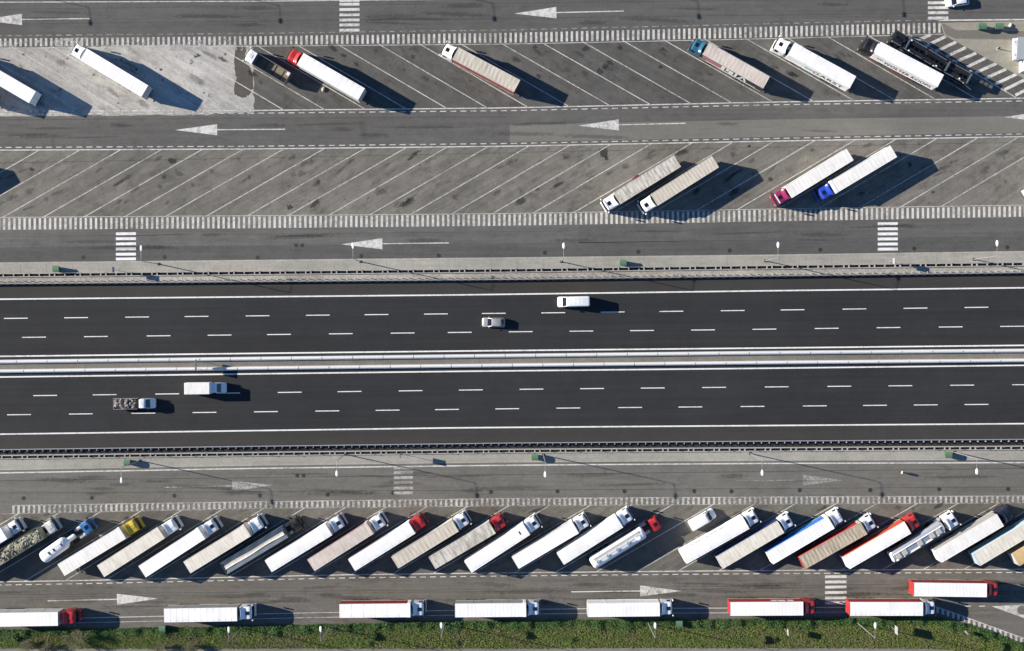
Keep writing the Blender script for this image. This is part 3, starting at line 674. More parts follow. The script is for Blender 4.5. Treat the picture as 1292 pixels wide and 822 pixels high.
def roof_fn(L, kind, nb, h, sg=.02):
    """trailer roof: tarpaulin sagging between bows, or smooth panel with seams"""
    def f():
        m = MB(); w = 1.275
        if kind == 'rib':
            n = nb*6
            def g(u, v):
                y = (v-.5)*2; edge = min(1, (1-abs(y))*9); ph = (u*nb) % 1.0
                sag = sg*math.sin(math.pi*ph)**.8*edge+sg*.3*edge*math.sin(7.1*u*nb+3*y)
                if u in (0.0, 1.0): sag = 0
                return (-L/2+.01+(L-.02)*u, y*(w-.005), h-.02*abs(y)**8-sag)
            m.grid(n, 10, g)
        else:
            def g(u, v):
                y = (v-.5)*2; return (-L/2+.01+(L-.02)*u, y*(w-.005), h+.025*(1-y*y)-.03*abs(y)**10)
            m.grid(4, 12, g)
            for i in range(1, nb):
                x = -L/2+L*i/nb; m.box(x-.03,x+.03,-w+.1,w-.1,h-.02,h+.034)
        for s in (-1,1): m.box(-L/2,L/2,s*w-.035,s*w+.035,h-.16,h+.005)
        return m
    return f
ROOFS = {'white': grime('white tarpaulin', (.86,.86,.86), (.80,.795,.785)), 'cream': grime('cream tarpaulin', (.74,.70,.63), (.60,.56,.48)),
         'beige': grime('beige tarpaulin', (.60,.55,.47), (.47,.43,.36)), 'pink': grime('pinkish tarpaulin', (.62,.55,.50), (.50,.44,.39)),
         'greyb': grime('mottled grey tarpaulin', (.62,.59,.53), (.37,.345,.30), .42, .6), 'brown': grime('brownish tarpaulin', (.50,.43,.33), (.34,.29,.22), .4, .62), 'tan': grime('tan tarpaulin', (.62,.45,.23), (.52,.37,.19)),
         'offw': grime('off-white tarpaulin', (.82,.81,.785), (.72,.705,.67))}
SIDES = {'white': (.86,.86,.86), 'offw': (.70,.70,.69), 'red': (.38,.03,.03), 'dred': (.25,.025,.025), 'blue': (.03,.16,.50), 'dblue': (.02,.045,.14), 'grey': (.30,.30,.29), 'lgrey': (.48,.48,.47), 'dark': (.035,.035,.035), 'orange': (.45,.07,.03), 'pblue': (.38,.52,.60), 'cream': (.58,.54,.47), 'pinkred': (.30,.07,.07), 'tan': (.45,.34,.2)}
def smat(c): return plain(c+' trailer side', SIDES[c], .55, .4, dirt=.2, streaky=True)
def text_mesh(s, size):
    cu = bpy.data.curves.new('t', 'FONT'); cu.body = s; cu.size = size; cu.offset = size*.010; cu.space_character = 1.12; o = bpy.data.objects.new('t', cu); COL.objects.link(o)
    bpy.context.view_layer.update(); me = bpy.data.meshes.new_from_object(o.evaluated_get(bpy.context.evaluated_depsgraph_get())); me.name = 'lettering'
    bpy.data.objects.remove(o); me.materials.clear(); me.materials.append(None); return me
SAG = {'brown': .045, 'greyb': .022, 'beige': .024, 'pink': .014, 'cream': .013, 'offw': .012, 'white': .010}
def trailer(root, L, roof, side, kind='rib', nb=15, h=4.0, cap=False, rear=None, fridge=False, chassis=None, pillars=True):
    fl = 1.18; w = 1.275; rear = rear or side
    body = put('trailer_body', cached('trailer_body%.1f%.1f' % (L,h), lambda: MB().box(-L/2+.06,L/2,-w,w,fl,h-.16)), smat(side), root)
    put('trailer_roof', cached('roof%s%d%.1f%.1f%s' % (kind,nb,L,h,roof), roof_fn(L,kind,nb,h,SAG.get(roof,.018)), 60), ROOFS[roof], root)
    for s in (1,-1):
        put('rear_door', cached('rear_door%.1f' % h, lambda: MB().rbox(-.05,.03,-.61,.61,fl+.05,h-.12,.02).tube((-.07,.3,fl+.2),(-.07,.3,h-.3),.02,.02,6).tube((-.07,-.3,fl+.2),(-.07,-.3,h-.3),.02,.02,6)), smat(rear), root, (-L/2,s*.635,0))
        put('side_rave', cached('side_rave%.1f' % L, lambda: MB().box(-L/2,L/2,-.03,.03,fl-.14,fl+.02)), smat('lgrey') if side != 'white' else smat('white'), root, (0,s*(w+.005),0))
        put('landing_leg', cached('landing_leg', lambda: MB().box(-.07,.07,-.07,.07,.12,1.1).box(-.15,.15,-.15,.15,.04,.12)), STEEL, root, (L/2-2.7,s*.75,0))
        for k in range(3): wheel(root, -L/2+2.4+1.31*k, s*1.06, .38, .5)
        put('side_guard', cached('side_guard', lambda: MB().box(-1.9,1.9,-.02,.02,.45,.58).box(-1.9,1.9,-.02,.02,.75,.88)), GALV if chassis is None else smat(chassis), root, (.9,s*1.2,0))
        put('tail_light', cached('tail_light', lambda: MB().box(-.04,.04,-.22,.22,0,.14)), REDP, root, (-L/2+.08,s*.85,.75))
        if pillars:
            for k in range(1,4): put('side_pillar', cached('side_pillar%.1f' % h, lambda: MB().box(-.05,.05,-.012,.012,fl+.02,h-.17)), smat(side), root, (-L/2+L*k/4,s*(w+.01),0))
    put('trailer_chassis', cached('trailer_chassis%.1f' % L, lambda: MB().box(-L/2+.1,L/2-.6,.40,.58,.72,1.18).box(-L/2+.1,L/2-.6,-.58,-.40,.72,1.18).box(-L/2+.3,-L/2+.45,-.4,.4,.75,1.1).box(-L/2+5,-L/2+5.15,-.4,.4,.75,1.1).box(L/2-1.2,L/2-1.0,-.4,.4,.85,1.1)), STEEL if chassis is None else smat(chassis), root)
    put('underrun_bar', cached('underrun_bar', lambda: MB().box(-.05,.05,-1.2,1.2,.45,.58)), STEEL, root, (-L/2+.12,0,0))
    if cap: put('front_cap', cached('front_cap%.1f' % h, lambda: MB().rbox(-.55,.05,-1.36,1.36,1.2,h+.04,.05)), ROOFS[roof], root, (L/2,0,0))
    if fridge: put('fridge_unit', cached('fridge_unit', lambda: MB().rbox(0,.42,-.95,.95,1.9,3.75,.10)), WHITE if roof != 'dark' else BLACKP, root, (L/2,0,0))
    return body
def lorry(Rp, Fp, Cp, label, cab='white', roof='white', side='white', kind='rib', nb=15, style='high', cap=False, rear=None, fridge=False, hatch=True, stripe=None, h=4.0, group=None, chassis=None, special=None):
    a = W(*Rp, h); b = W(*Fp, h); d = b-a; d.z = 0; L = max(13.2, min(14.0, d.length)); L = round(L*5)/5 if special is None else d.length
    u = d.normalized(); a.z = 0; mid = a+u*L/2
    c = W(*Cp, 2.8); c.z = 0; cf = (c-mid).dot(u); cf = max(L/2+2.78, min(L/2+3.2, cf)) if special is None else cf
    r = empty('lorry', mid, math.atan2(u.y,u.x), label, 'lorry', group)
    tractor(r, cf, cab, style, hatch, stripe)
    if special is None: trailer(r, L, roof, side, kind, nb, h, cap, rear, fridge, chassis)
    else: special(r, L, cf)
    return r
SLR = 'lorries parked in the slanted lower row'; TOPR = 'lorries parked in the upper slanted bays'; MIDR = 'lorries parked in the middle slanted bays'; BOTR = 'lorries parked along the bottom lane'
D0 = (78,46)
def sh(p, dx, dy): return (p[0]+dx, p[1]+dy)
# upper row
lorry((40.9,123.1),(-36.4,78),(-50,71),'white lorry with white rear doors beside the concrete patch edge',group=TOPR)
lorry((-13,124.5),(-91,79),(-105,72),'white lorry parked on the far side of the first white one on the concrete',group=TOPR)
lorry((182.6,115.5),(104.5,68.5),(92.2,62),'white ribbed lorry standing alone on the pale concrete patch',roof='white',nb=20,rear='lgrey',group=TOPR)
lorry((456.1,119.3),(378.2,74.3),(366,69),'red-cabbed lorry with white trailer and grey side beside the open tipper',cab='red',roof='white',side='lgrey',kind='smooth',nb=11,hatch=False,group=TOPR)
lorry((652.4,108.9),(574.9,67.7),(560.6,62.6),'white-cabbed lorry with beige ribbed roof and red trailer side',cab='white',roof='beige',side='pinkred',nb=15,group=TOPR)
t6 = lorry((967.3,104.4),(889.9,61.1),(872.5,57),'teal-cabbed lorry with beige roof and white shapes on its dark side',cab='teal',roof='pink',side='dark',nb=16,group=TOPR)
t7 = lorry((1076.2,104.2),(999,62),(976.8,56.7),'white lorry with dark lettering on its side beside the teal-cabbed lorry',roof='white',side='white',kind='smooth',nb=8,rear='lgrey',group=TOPR)
t8 = lorry((1187,102.4),(1108.2,60.9),(1088,56.1),'black-cabbed white trailer with black side lettering and red chassis',cab='black',roof='white',side='white',kind='smooth',nb=9,cap=False,fridge=True,chassis='red',group=TOPR)
def side_text(root, s, size, x, z, mat, wide=1.0):
    me = text_mesh(s, size); o = put('lettering', me, mat, root); o.rotation_euler = (R(90),0,math.pi); o.location = (x, 1.275+.028, z); o.scale = (wide,1,1); return o
BLK = plain('black lettering', (.01,.01,.012), .6, .3)
side_text(t8, 'WOLTER KOOPS', 1.75, 4.1, 1.5, BLK, .70)
put('side_skirt', MB().box(-2.0,1.6,-.02,.02,.42,1.0).box(4.4,6.0,-.02,.02,.42,1.0).mesh('side_skirt'), smat('red'), t8, (0.6,1.22,0))
side_text(t8, 'W', .8, 5.9, 2.3, BLK, 1.6)
side_text(t7, 'GARST', 1.9, .9, 1.55, BLK, 1.05)
put('side_emblem', MB().box(-1.3,.3,-.012,.012,0,.8).mesh('side_emblem'), plain('pale teal print', (.25,.50,.48), .5, .4), t7, (2.4,1.275+.022,1.9))
PNK = plain('pink print', (.40,.16,.18), .5, .4); WPR = plain('white print', (.75,.75,.75), .5, .4)
put('side_emblem', MB().box(-2.0,2.0,-.012,.012,0,1.7).mesh('side_emblem'), PNK, t6, (4.4,1.275+.024,1.8))
for i, (x, wd, z, hh) in enumerate(((1.9,.75,1.7,2.0),(.95,.6,2.2,1.4),(.1,.9,1.7,1.7),(-.9,.45,1.7,2.0))):
    put('side_emblem', MB().box(-wd/2,wd/2,-.012,.012,0,hh).mesh('side_emblem'), WPR, t6, (x,1.275+.026,z))
for i in (0,1):
    g = 1 if i else -1; m = MB(); m.quad((.95*g,0,0),(.5*g,0,0),(-.1*g,0,2.0),(.28*g,0,2.0)); put('side_emblem', m.mesh('side_emblem'), WPR, t6, (-2.4,1.275+.027,1.7))
put('side_stripe', MB().box(-5.5,5.5,-.012,.012,0,.22).mesh('side_stripe'), WPR, t6, (0,1.275+.03,1.3))
# middle row (cabs towards the slip road)
m1 = lorry((854.8,203.2),(778.2,250.5),(763.6,262),'white-cabbed lorry with grey-beige roof and an ochre stain beside its beige twin',roof='greyb',side='cream',nb=17,stripe=WHITE,group=MIDR)
put('tool_rack', MB().box(-.7,.7,-.25,.25,.7,1.1).box(-.5,.2,-.3,.05,1.1,1.35).mesh('tool_rack'), plain('dark red rack', (.12,.03,.04), .7, .3), m1, (1.2,-1.62,0))
lorry((902.6,204),(825.4,252.5),(809.6,262.3),'white-cabbed lorry with clean beige ribbed roof and dark windscreen',roof='beige',side='cream',nb=19,group=MIDR)
lorry((1072.6,195),(994.7,242.8),(978.9,251.4),'crimson-cabbed lorry with white ribbed trailer roof',cab='crimson',roof='offw',side='white',nb=17,stripe=WHITE,group=MIDR)
lorry((1127.5,190.9),(1050.4,236.9),(1034,248.4),'royal blue cab with white ribbed trailer beside the crimson cab',cab='blue',roof='offw',side='white',nb=16,cap=True,group=MIDR)
lorry((-52,206),(-129,253),(-144,263),'white lorry in the middle bays beyond the oil stains',group=MIDR)
lorry((1396,190.2),(1318.9,236.2),(1302.9,247.9),'white-cabbed lorry in the middle bays whose mirror reaches over the bay end',group=MIDR)
# lower row
LR = [
 ((-71.5,720),(5,672.7),(18.8,663.8),'white-cabbed lorry beside the open scrap-filled trailer',dict(roof='white',style='low')),
 ((76.8,719.7),(153.8,672.8),(174.6,660.8),'yellow-cabbed lorry with a cream ribbed trailer roof',dict(cab='yellow',roof='offw',side='cream',nb=20,hatch=False,cap=True)),
 ((126.8,721.2),(203.4,672.1),(223.7,659.5),'white-cabbed lorry with plain beige roof beside the yellow cab',dict(roof='cream',side='cream',nb=14,hatch=False)),
 ((179.1,721.7),(253.8,673.2),(274.6,661),'white lorry with raised roof front, between plain beige and cream ribbed roofs',dict(roof='white',side='white',nb=18,cap=True,cab='white2')),
 ((235.7,716.4),(312.3,669.2),(332.6,656.4),'cream rib-roofed lorry with white cab beside the dark-cabbed tipper',dict(roof='cream',side='cream',nb=20,cap=True,hatch=False)),
 ((338.4,714.8),(414.7,668.1),(432.2,654.8),'smooth white lorry beside the tipper with the cream strip',dict(roof='white',kind='smooth',nb=9,cab='white2')),
 ((392.2,713.7),(467.1,666.3),(484.2,653.7),'pinkish beige trailer with dull red side behind a white cab',dict(roof='pink',side='pinkred',nb=12,cap=True)),
 ((443.7,713.3),(519.4,666.1),(534,655),'bright red cab with smooth bright white trailer in a slanted bay',dict(cab='red',roof='white',kind='smooth',nb=8,hatch=False)),
 ((498.1,710.2),(574.7,663.2),(589.1,653.7),'beige trailer with white cab parked between the two red-cabbed lorries',dict(roof='beige',side='cream',nb=16)),
 ((545.3,710.8),(621.6,665.5),(636.2,655),'red cab with mottled grey-beige trailer roof',dict(cab='red',roof='greyb',side='lgrey',nb=18)),
 ((590.4,715.7),(664.3,667.7),(678.3,657.7),'smooth white lorry with a small black roof slot at its front',dict(roof='white',kind='smooth',nb=7,fridge=True)),
 ((650.1,710.6),(726.3,665.5),(739.6,653.5),'white ribbed lorry with grey side between two smooth white lorries',dict(roof='white',side='lgrey',nb=19,cap=True)),
 ((707.2,705.5),(781.6,658.4),(796.7,650),'smooth white lorry parked beside the red-cabbed tank lorry',dict(roof='white',kind='smooth',nb=7,fridge=True)),
 ((862.4,704.4),(941.4,659.9),(954.5,650),'long white lorry with dark side lettering beside the parked van',dict(roof='white',kind='smooth',nb=10)),
 ((908.2,710.4),(985.2,665),(997.8,654.6),'cream-roofed lorry with white cab and dark blue trailer side',dict(roof='cream',side='dblue',nb=18,rear='lgrey')),
 ((971.5,704.9),(1048.5,659.5),(1059.6,649.3),'white-roofed lorry with bright blue trailer side',dict(roof='white',side='blue',nb=20,rear='white',hatch=False,cap=True)),
 ((1012.2,710.8),(1089.5,667),(1103.2,656.6),'brownish ribbed-roof lorry with red trailer side and white cab',dict(roof='brown',side='red',nb=18,rear='red',cap=True)),
 ((1068.2,710.8),(1145.9,665.5),(1158.3,654.4),'red-cabbed lorry with orange-red trailer side and white rear',dict(cab='red',roof='white',side='orange',kind='smooth',nb=6,rear='white')),
 ((1184.2,702.7),(1262.4,656.6),(1278.5,648.4),'navy-cabbed lorry with white ribbed roof and grey trailer side',dict(cab='navy',roof='offw',side='grey',nb=22,rear='white')),
 ((1232.5,706.9),(1309.5,661),(1325,650),'cream-roofed lorry with pale blue trailer side beside the navy-cabbed one',dict(roof='cream',side='pblue',nb=16,rear='pblue')),
 ((1282.3,707),(1359,661),(1374,650),'tan-roofed lorry beside the cream trailer with pale blue side',dict(roof='tan',side='tan',kind='smooth',nb=5,rear='lgrey')),
]
LOW = {}
for a, b, c, lab, kw in LR: LOW[lab] = lorry(a, b, c, lab, group=SLR, **kw)
t = LOW['long white lorry with dark side lettering beside the parked van']
for i, x in enumerate((-3.6,-2.6,-1.9,-.4,.7,1.6,2.6,3.2)): put('side_emblem', cached('sidemark%d' % (i % 3), lambda: MB().box(-.28-.1*(i%3),.28,-.012,.012,0,.42)), plain('grey print', (.12,.12,.13), .6, .3), t, (x-.6,1.275+.025,3.2))
t = LOW['smooth white lorry with a small black roof slot at its front']
put('roof_slot', MB().box(-.12,.12,-.35,.35,0,.05).mesh('roof_slot'), BLACKP, t, (5.2,.05,4.01))
# bottom lane
BR = [
 ((-16.5,782.6),(73,781.2),(97.4,778.4),'red-cabbed lorry with white ribbed trailer beside the bare shrubs',dict(cab='red',roof='white',side='lgrey',nb=17,hatch=False)),
 ((207,777),(298.5,775.4),(319.5,773),'white lorry with thin grey side parked beside the verge container',dict(roof='white',side='grey',kind='smooth',nb=12)),
 ((428.2,771.2),(517.4,770.4),(535.5,768.8),'white-cabbed lorry with plain red side and raised white roof front',dict(roof='white',side='dred',kind='smooth',nb=6,cap=True,cab='white2')),
 ((574.3,770.6),(664.3,769.8),(681.6,768.6),'white-cabbed lorry with dark grey side and raised roof front, on the bottom lane',dict(roof='white',side='grey',nb=18,cap=True,cab='white2')),
 ((741.8,770.2),(832.5,769.2),(848,767.8),'white rib-roofed lorry with white side on the bottom lane',dict(roof='white',side='white',nb=19,rear='lgrey')),
 ((921.5,768.7),(1013.8,768.2),(1028.6,766.8),'red cab with red trailer frame and white roof beside the pale verge sign',dict(cab='red',roof='white',side='red',nb=20,rear='red')),
 ((1072.6,768.6),(1166,768.6),(1181,767),'white cab with red trailer sides and white roof at the hatched exit',dict(roof='white',side='red',kind='smooth',nb=15,rear='red',cab='white2')),
 ((1153.2,744),(1246.4,745.2),(1259,744),'red cab with red trailer standing in the lane beside the exit',dict(cab='red',roof='white',side='dred',nb=21,rear='red')),
]
for a, b, c, lab, kw in BR:
    r = lorry(a, b, c, lab, group=BOTR, **kw)
    if 'pale verge sign' in lab:
        for x, wd in ((1.6,1.0),(3.0,1.6),(4.8,1.2)): put('side_emblem', MB().box(-wd/2,wd/2,-.012,.012,0,.35).box(-wd/3,wd/2,-.012,.012,.5,.75).mesh('side_emblem'), WPR, r, (x,1.275+.03,2.4))
# special lorries -----------------------------------------------------
def bogie(r, x, n=3, tr=None):
    for s in (1,-1):
        for k in range(n): wheel(r, x+1.31*k, s*1.06, .38, .5)
    put('trailer_chassis', MB().box(x-1,tr or x+9,.4,.55,.75,1.1).box(x-1,tr or x+9,-.55,-.4,.75,1.1).mesh('trailer_chassis'), STEEL, r)
def ering(x, a, b, zc, k=1.0, n=24, e=.8):
    sp = lambda c: math.copysign(abs(c)**e, c)
    return [(x, a*k*sp(math.cos(2*math.pi*i/n)), zc+b*k*sp(math.sin(2*math.pi*i/n))) for i in range(n)]
TANKW = plain('white tank shell', (.84,.85,.86), .45, .4, dirt=.08); CHROME = plain('polished tank shell', (.62,.64,.67), .25, .5, .6, dirt=.1)
def tank_white(r, L, cf):
    zc = 2.45; a, b = 1.27, 1.12; h = L/2
    MB().loft([ering(x,a,b,zc,k) for x,k in ((-h,.55),(-h+.12,.82),(-h+.35,.97),(-h+.6,1),(h-.6,1),(h-.35,.97),(h-.12,.82),(h,.55))]).build('tank', TANKW, r, 40)
    MB().box(-h+.8,h-.9,.30,.82,zc+b-.12,zc+b+.06).build('walkway', plain('walkway grating', (.62,.61,.58), .7, .3), r)
    for x in (-4.6,-2.4,-.2,2.2):
        if abs(x) < h: put('manlid', cached('manlid', lambda: MB().tube((0,0,0),(0,0,.14),.30,.26,14).box(-.32,-.26,-.2,.2,0,.2).box(.3,.36,-.12,.12,0,.24)), GALV, r, (x,-.12,zc+b-.03))
    put('manlid', MB().tube((0,0,0),(0,0,.2),.55,.5,18).mesh('manlid'), TANKW, r, (h-1.6,-.25,zc+b-.10))
    for s in (1,-1): put('hand_rail', MB().tube((-h+.6,0,0),(h-.6,0,0),.03,.03,6).mesh('hand_rail'), GALV, r, (0,.28 if s>0 else .86,zc+b+.22))
    MB().box(-h-.25,-h+.1,-1.2,1.2,.6,.85).build('rear_bumper', STEEL, r); bogie(r, -h+1.6, tr=h-.4)
lorry((746.8,712.8),(813.1,671.8),(833.3,659.7),'red cab with a long white cylindrical tank trailer',cab='red',group=SLR,h=3.5,special=tank_white,style='low')
def tank_chrome(r, L, cf):
    zc = 2.3; a, b = 1.22, 1.05; h = L/2
    MB().loft([ering(x,a,b,zc,k) for x,k in ((-h,.5),(-h+.1,.8),(-h+.3,.97),(-h+.5,1),(h-.5,1),(h-.3,.97),(h-.1,.8),(h,.5))]).build('tank', CHROME, r, 40)
    GB_ = plain('grey hatch box', (.42,.40,.36), .7, .3)
    for x in (-h+1.2,-h+2.6,0.3-.1,h-2.9,h-1.4): put('hatch_box', cached('hatch_box', lambda: MB().rbox(-.48,.48,-.5,.5,0,.32,.04)), GB_, r, (x,-.35,zc+b-.16))
    for y in (-1.02,.35): put('hand_rail', MB().box(-h+.4,h-.4,-.05,.05,0,.28).mesh('hand_rail'), TANKW, r, (0,y,zc+b-.32 if y<-1 else zc+b-.1))
    MB().loft([ering(x,1.24,1.07,zc,k) for x,k in ((-h-.12,.8),(-h,.96),(-h+.15,1))], True, False).build('end_ring', TANKW, r, 40)
    MB().box(-h-.3,-h,-1.2,1.2,.6,.85).build('rear_bumper', STEEL, r); bogie(r, -h+1.6, tr=h-.4)
lorry((1126.2,704.2),(1191.5,664.4),(1207.7,653.7),'white cab with a polished tank trailer carrying five grey hatch boxes',cab='white',group=SLR,h=3.4,special=tank_chrome)
def silo(r, L, cf):
    h = L/2; zc = 2.3
    MB().loft([ering(x,1.25,1.12,zc+dz,k,20) for x,k,dz in ((-h,.62,0),(-h+.25,.9,0),(-h+.6,1,0),(h-.75,1,0),(h-.3,.82,0),(h-.05,.48,-.1),(h+.15,.40,-.15),(h+1.4,.40,-.2),(h+1.7,.25,-.2))]).build('tank', TANKW, r, 40)
    MB().box(-h+.4,h-.8,.25,.7,zc+1.02,zc+1.14).build('walkway', TANKW, r)
    for x in (-.9,.2,h-1.0): put('manlid', cached('manlid2', lambda: MB().box(-.1,.1,-.3,.3,0,.16)), BLACKP, r, (x,.0,zc+1.07))
    MB().box(-h-.4,-h+.2,-.9,.9,.7,1.0).build('rear_bumper', GALV, r)
    bogie(r, -h+.4, 2, h+2.5)
lorry((50.8,706.2),(82.5,683.8),(115.6,664.2),'blue tractor pulling a short white powder tank',cab='blue2',group=SLR,h=3.4,style='low',special=silo)
def rand_material(name, cols, rough=.8):
    t = NT(name); g = t.n('ShaderNodeNewGeometry'); x = t.n('ShaderNodeValToRGB'); x.color_ramp.interpolation = 'LINEAR'
    e = x.color_ramp.elements
    while len(e) < len(cols): e.new(.5)
    for i, c in enumerate(cols): e[i].position = i/(len(cols)-1); e[i].color = (*c,1)
    t.l(g.outputs['Random Per Island'], x.inputs[0]); return t.fin(x.outputs[0], rough, .3)
SCRAP = rand_material('scrap', [(.29,.28,.215),(.18,.175,.14),(.32,.31,.245),(.14,.135,.11),(.31,.30,.235),(.23,.225,.18)])
def chunks(m, n, x0, x1, y0, y1, z0, z1, s0, s1):
    for _ in range(n):
        c = Vector((random.uniform(x0,x1),random.uniform(y0,y1),random.uniform(z0,z1))); s = [random.uniform(s0,s1) for _ in range(3)]
        M = Matrix.Rotation(random.uniform(0,6.28),3,'Z') @ Matrix.Rotation(random.uniform(-.6,.6),3,'X') @ Matrix.Rotation(random.uniform(-.6,.6),3,'Y')
        b = MB().box(-s[0],s[0],-s[1],s[1],-s[2],s[2],min(s)*.3); n0 = len(m.v)
        m.v += [tuple(M @ Vector(v)+c) for v in b.v]; m.f += [tuple(n0+i for i in f) for f in b.f]
    return m
def walls(m, x0, x1, y0, y1, z0, z1, t=.06):
    return m.box(x0,x1,y0,y0+t,z0,z1).box(x0,x1,y1-t,y1,z0,z1).box(x0,x0+t,y0+t,y1-t,z0,z1).box(x1-t,x1,y0+t,y1-t,z0,z1)
def scrap_trailer(r, L, cf):
    h = L/2; walls(MB(),-h,h,-1.27,1.27,1.2,3.4).build('body_walls', plain('olive tipper wall', (.28,.27,.2), .7, .3), r); MB().box(-h,h,-1.2,1.2,1.1,1.25).build('floor', STEEL, r)
    hump = MB().grid(40,10,lambda u,v: (-h+.06+(L-.12)*u, (v-.5)*2.4, 3.22+.12*math.sin(9*u+2*v)+.10*math.sin(23*u-5*v)+.22*math.sin(math.pi*v)+random.uniform(-.08,.08)))
    hump.build('load', grime('scrap heap', (.34,.325,.25), (.19,.18,.14), .42, .62, .9, 2.5), r)
    k = chunks(MB(), 170, -h+.3,h-.3,-1.0,1.0,3.2,3.55,.05,.2).build('scrap_piece', SCRAP, r); tag(k, kind='stuff'); bogie(r, -h+2.4, tr=h-.6)
lorry((-26,720),(49.8,673.2),(70.4,664.3),'open trailer of grey-green scrap with a pale grey cab',cab='grey',group=SLR,h=3.4,style='low',hatch=False,special=scrap_trailer)
def strip_tipper(r, L, cf):
    h = L/2; walls(MB(),-h,h,-1.27,1.27,1.2,3.6).build('body_walls', plain('blue-grey tipper', (.10,.125,.16), .6, .3), r); MB().box(-h,h,-1.2,1.2,1.1,1.25).build('floor', STEEL, r)
    tarp = plain('blue-grey tarpaulin', (.105,.135,.175), .7, .3, dirt=.25)
    for s in (1,-1): MB().grid(40,6,lambda u,v: (-h+.05+(L-.1)*u, s*(.36+.86*v)+.0, 3.58-.25*(1-v)+.03*math.sin(30*u))).build('tarpaulin', tarp, r, 60)
    MB().grid(30,6,lambda u,v: (-h+.15+(L-.5)*u, (v-.5)*(.74+.08*math.sin(7*u))+.05*math.sin(11*u), 3.50-.06*math.sin(math.pi*v))).build('tarpaulin', ROOFS['cream'], r, 60)
    for k in range(7): put('roof_bow', cached('roof_bow', lambda: MB().box(-.03,.03,-1.22,1.22,0,.05)), STEEL, r, (-h+.3+k*(L-.6)/6,0,3.22))
    bogie(r, -h+2.4, tr=h-.6)
lorry((281.9,718.1),(359.4,671.4),(377.8,658.2),'dark brown cab with blue-grey covered tipper and cream centre strip',cab='brown',group=SLR,h=3.6,style='low',special=strip_tipper)
# open tipper on the upper row
def rigid(name, front, rear, z, label, cat, group=None):
    a = W(*rear, z); b = W(*front, z); d = b-a; d.z = 0; u = d.normalized(); a.z = 0
    return empty(name, a+u*d.length/2, math.atan2(u.y,u.x), label, cat, group), d.length
r, L = rigid('open_truck', (310.9,67.9), (363.1,99), 2.4, 'open-bodied truck with white cab and bare wooden floor', 'truck'); h = L/2
tractor(r, h, 'white', 'low', hatch=False)
walls(MB(),-h,h-2.1,-1.22,1.22,1.05,2.5,.07).build('body_walls', plain('dark body wall', (.15,.155,.16), .6, .3), r)
fl = MB(); WOOD = plain('worn plank', (.24,.20,.15), .8, .2, dirt=.4)
for k in range(9): put('floor_plank', cached('floor_plank', lambda: MB().box(-h+.1,h-2.2,-.125,.125,1.10,1.14)), WOOD, r, (0,-1.06+.265*k,0))
for x in (-h+1.6,-h+3.4,-h+5.2): put('cross_bar', cached('cross_bar', lambda: MB().box(-.05,.05,-1.15,1.15,1.14,1.22)), STEEL, r, (x,0,0))
MB().box(-h+.08,-h+.7,-1.1,-.5,1.14,2.3).build('corner_locker', WHITE, r)
# car transporter
r, L = rigid('car_transporter', (1125.5,45.8), (1232,106.5), 2.2, 'empty black car transporter with ramps and posts over the chevron bars', 'car transporter'); h = L/2
TB = plain('black transporter steel', (.02,.021,.024), .45, .5, .2); TL = plain('bright deck edge', (.32,.34,.38), .4, .5, .3)
cab = tractor(r, h, 'black', 'low', hatch=False)
def deck(x0, x1, z0, z1, tilt=0.0):
    for s in (1,-1):
        def trk(): 
            m = MB(); m.v += []; return m
        m = MB(); y0, y1 = s*.35, s*1.15
        m.loft([[(x0,y0,z0),(x0,y1,z0),(x0,y1,z0+.07),(x0,y0,z0+.07)],[(x1,y0,z1),(x1,y1,z1),(x1,y1,z1+.07),(x1,y0,z1+.07)]]); m.build('deck_track', TB, r)
        m = MB(); m.loft([[(x0,s*1.15-.025,z0+.07),(x0,s*1.15+.025,z0+.07),(x0,s*1.15+.025,z0+.22),(x0,s*1.15-.025,z0+.22)],[(x1,s*1.15-.025,z1+.07),(x1,s*1.15+.025,z1+.07),(x1,s*1.15+.025,z1+.22),(x1,s*1.15-.025,z1+.22)]]); m.build('deck_edge', TL, r)
    n = int(abs(x1-x0)/.9)
    for k in range(n+1):
        x = x0+(x1-x0)*k/max(n,1); z = z0+(z1-z0)*k/max(n,1); put('deck_rung', cached('deck_rung', lambda: MB().box(-.06,.06,-.36,.36,0,.05)), TB, r, (x,0,z))
deck(h-2.3,h-.2,2.9,3.05); deck(h-7.0,h-2.6,2.55,2.7); deck(h-11.5,h-7.4,2.2,2.5); deck(-h+2.2,h-12.0,2.5,2.3); deck(-h+.2,-h+2.0,1.2,2.0)
deck(h-9.0,h-3.0,1.15,1.2); deck(-h+1.5,h-9.6,.95,1.05)
for x in (h-2.6,h-5.2,h-7.2,h-9.2,h-11.8,-h+4.6,-h+2.2):
    for s in (1,-1): put('lift_post', cached('lift_post', lambda: MB().box(-.09,.09,-.06,.06,.7,2.95)), TB, r, (x,s*1.2,0))
for x in (h-8.6,-h+2.5,-h+3.9):
    for s in (1,-1): wheel(r, x, s*1.0, .3, .42)
MB().box(-h+.6,h-7.5,-.25,.25,.6,.95).build('spine', TB, r); MB().grid(10,1,lambda u,v: (h-7.9+.7*math.cos(math.pi*u)*.9, (v-.5)*2.4, .75+.9*math.sin(math.pi*u))).build('wheel_arch', TB, r)
for x in (h-3.4,h-12.2,-h+1.8): MB().grid(8,1,lambda u,v: (x+.25*math.cos(math.pi*u), (v-.5)*2.2, 2.5+.5*math.sin(math.pi*u))).build('headboard', plain('grey blue panel', (.045,.055,.075), .4, .5), r)
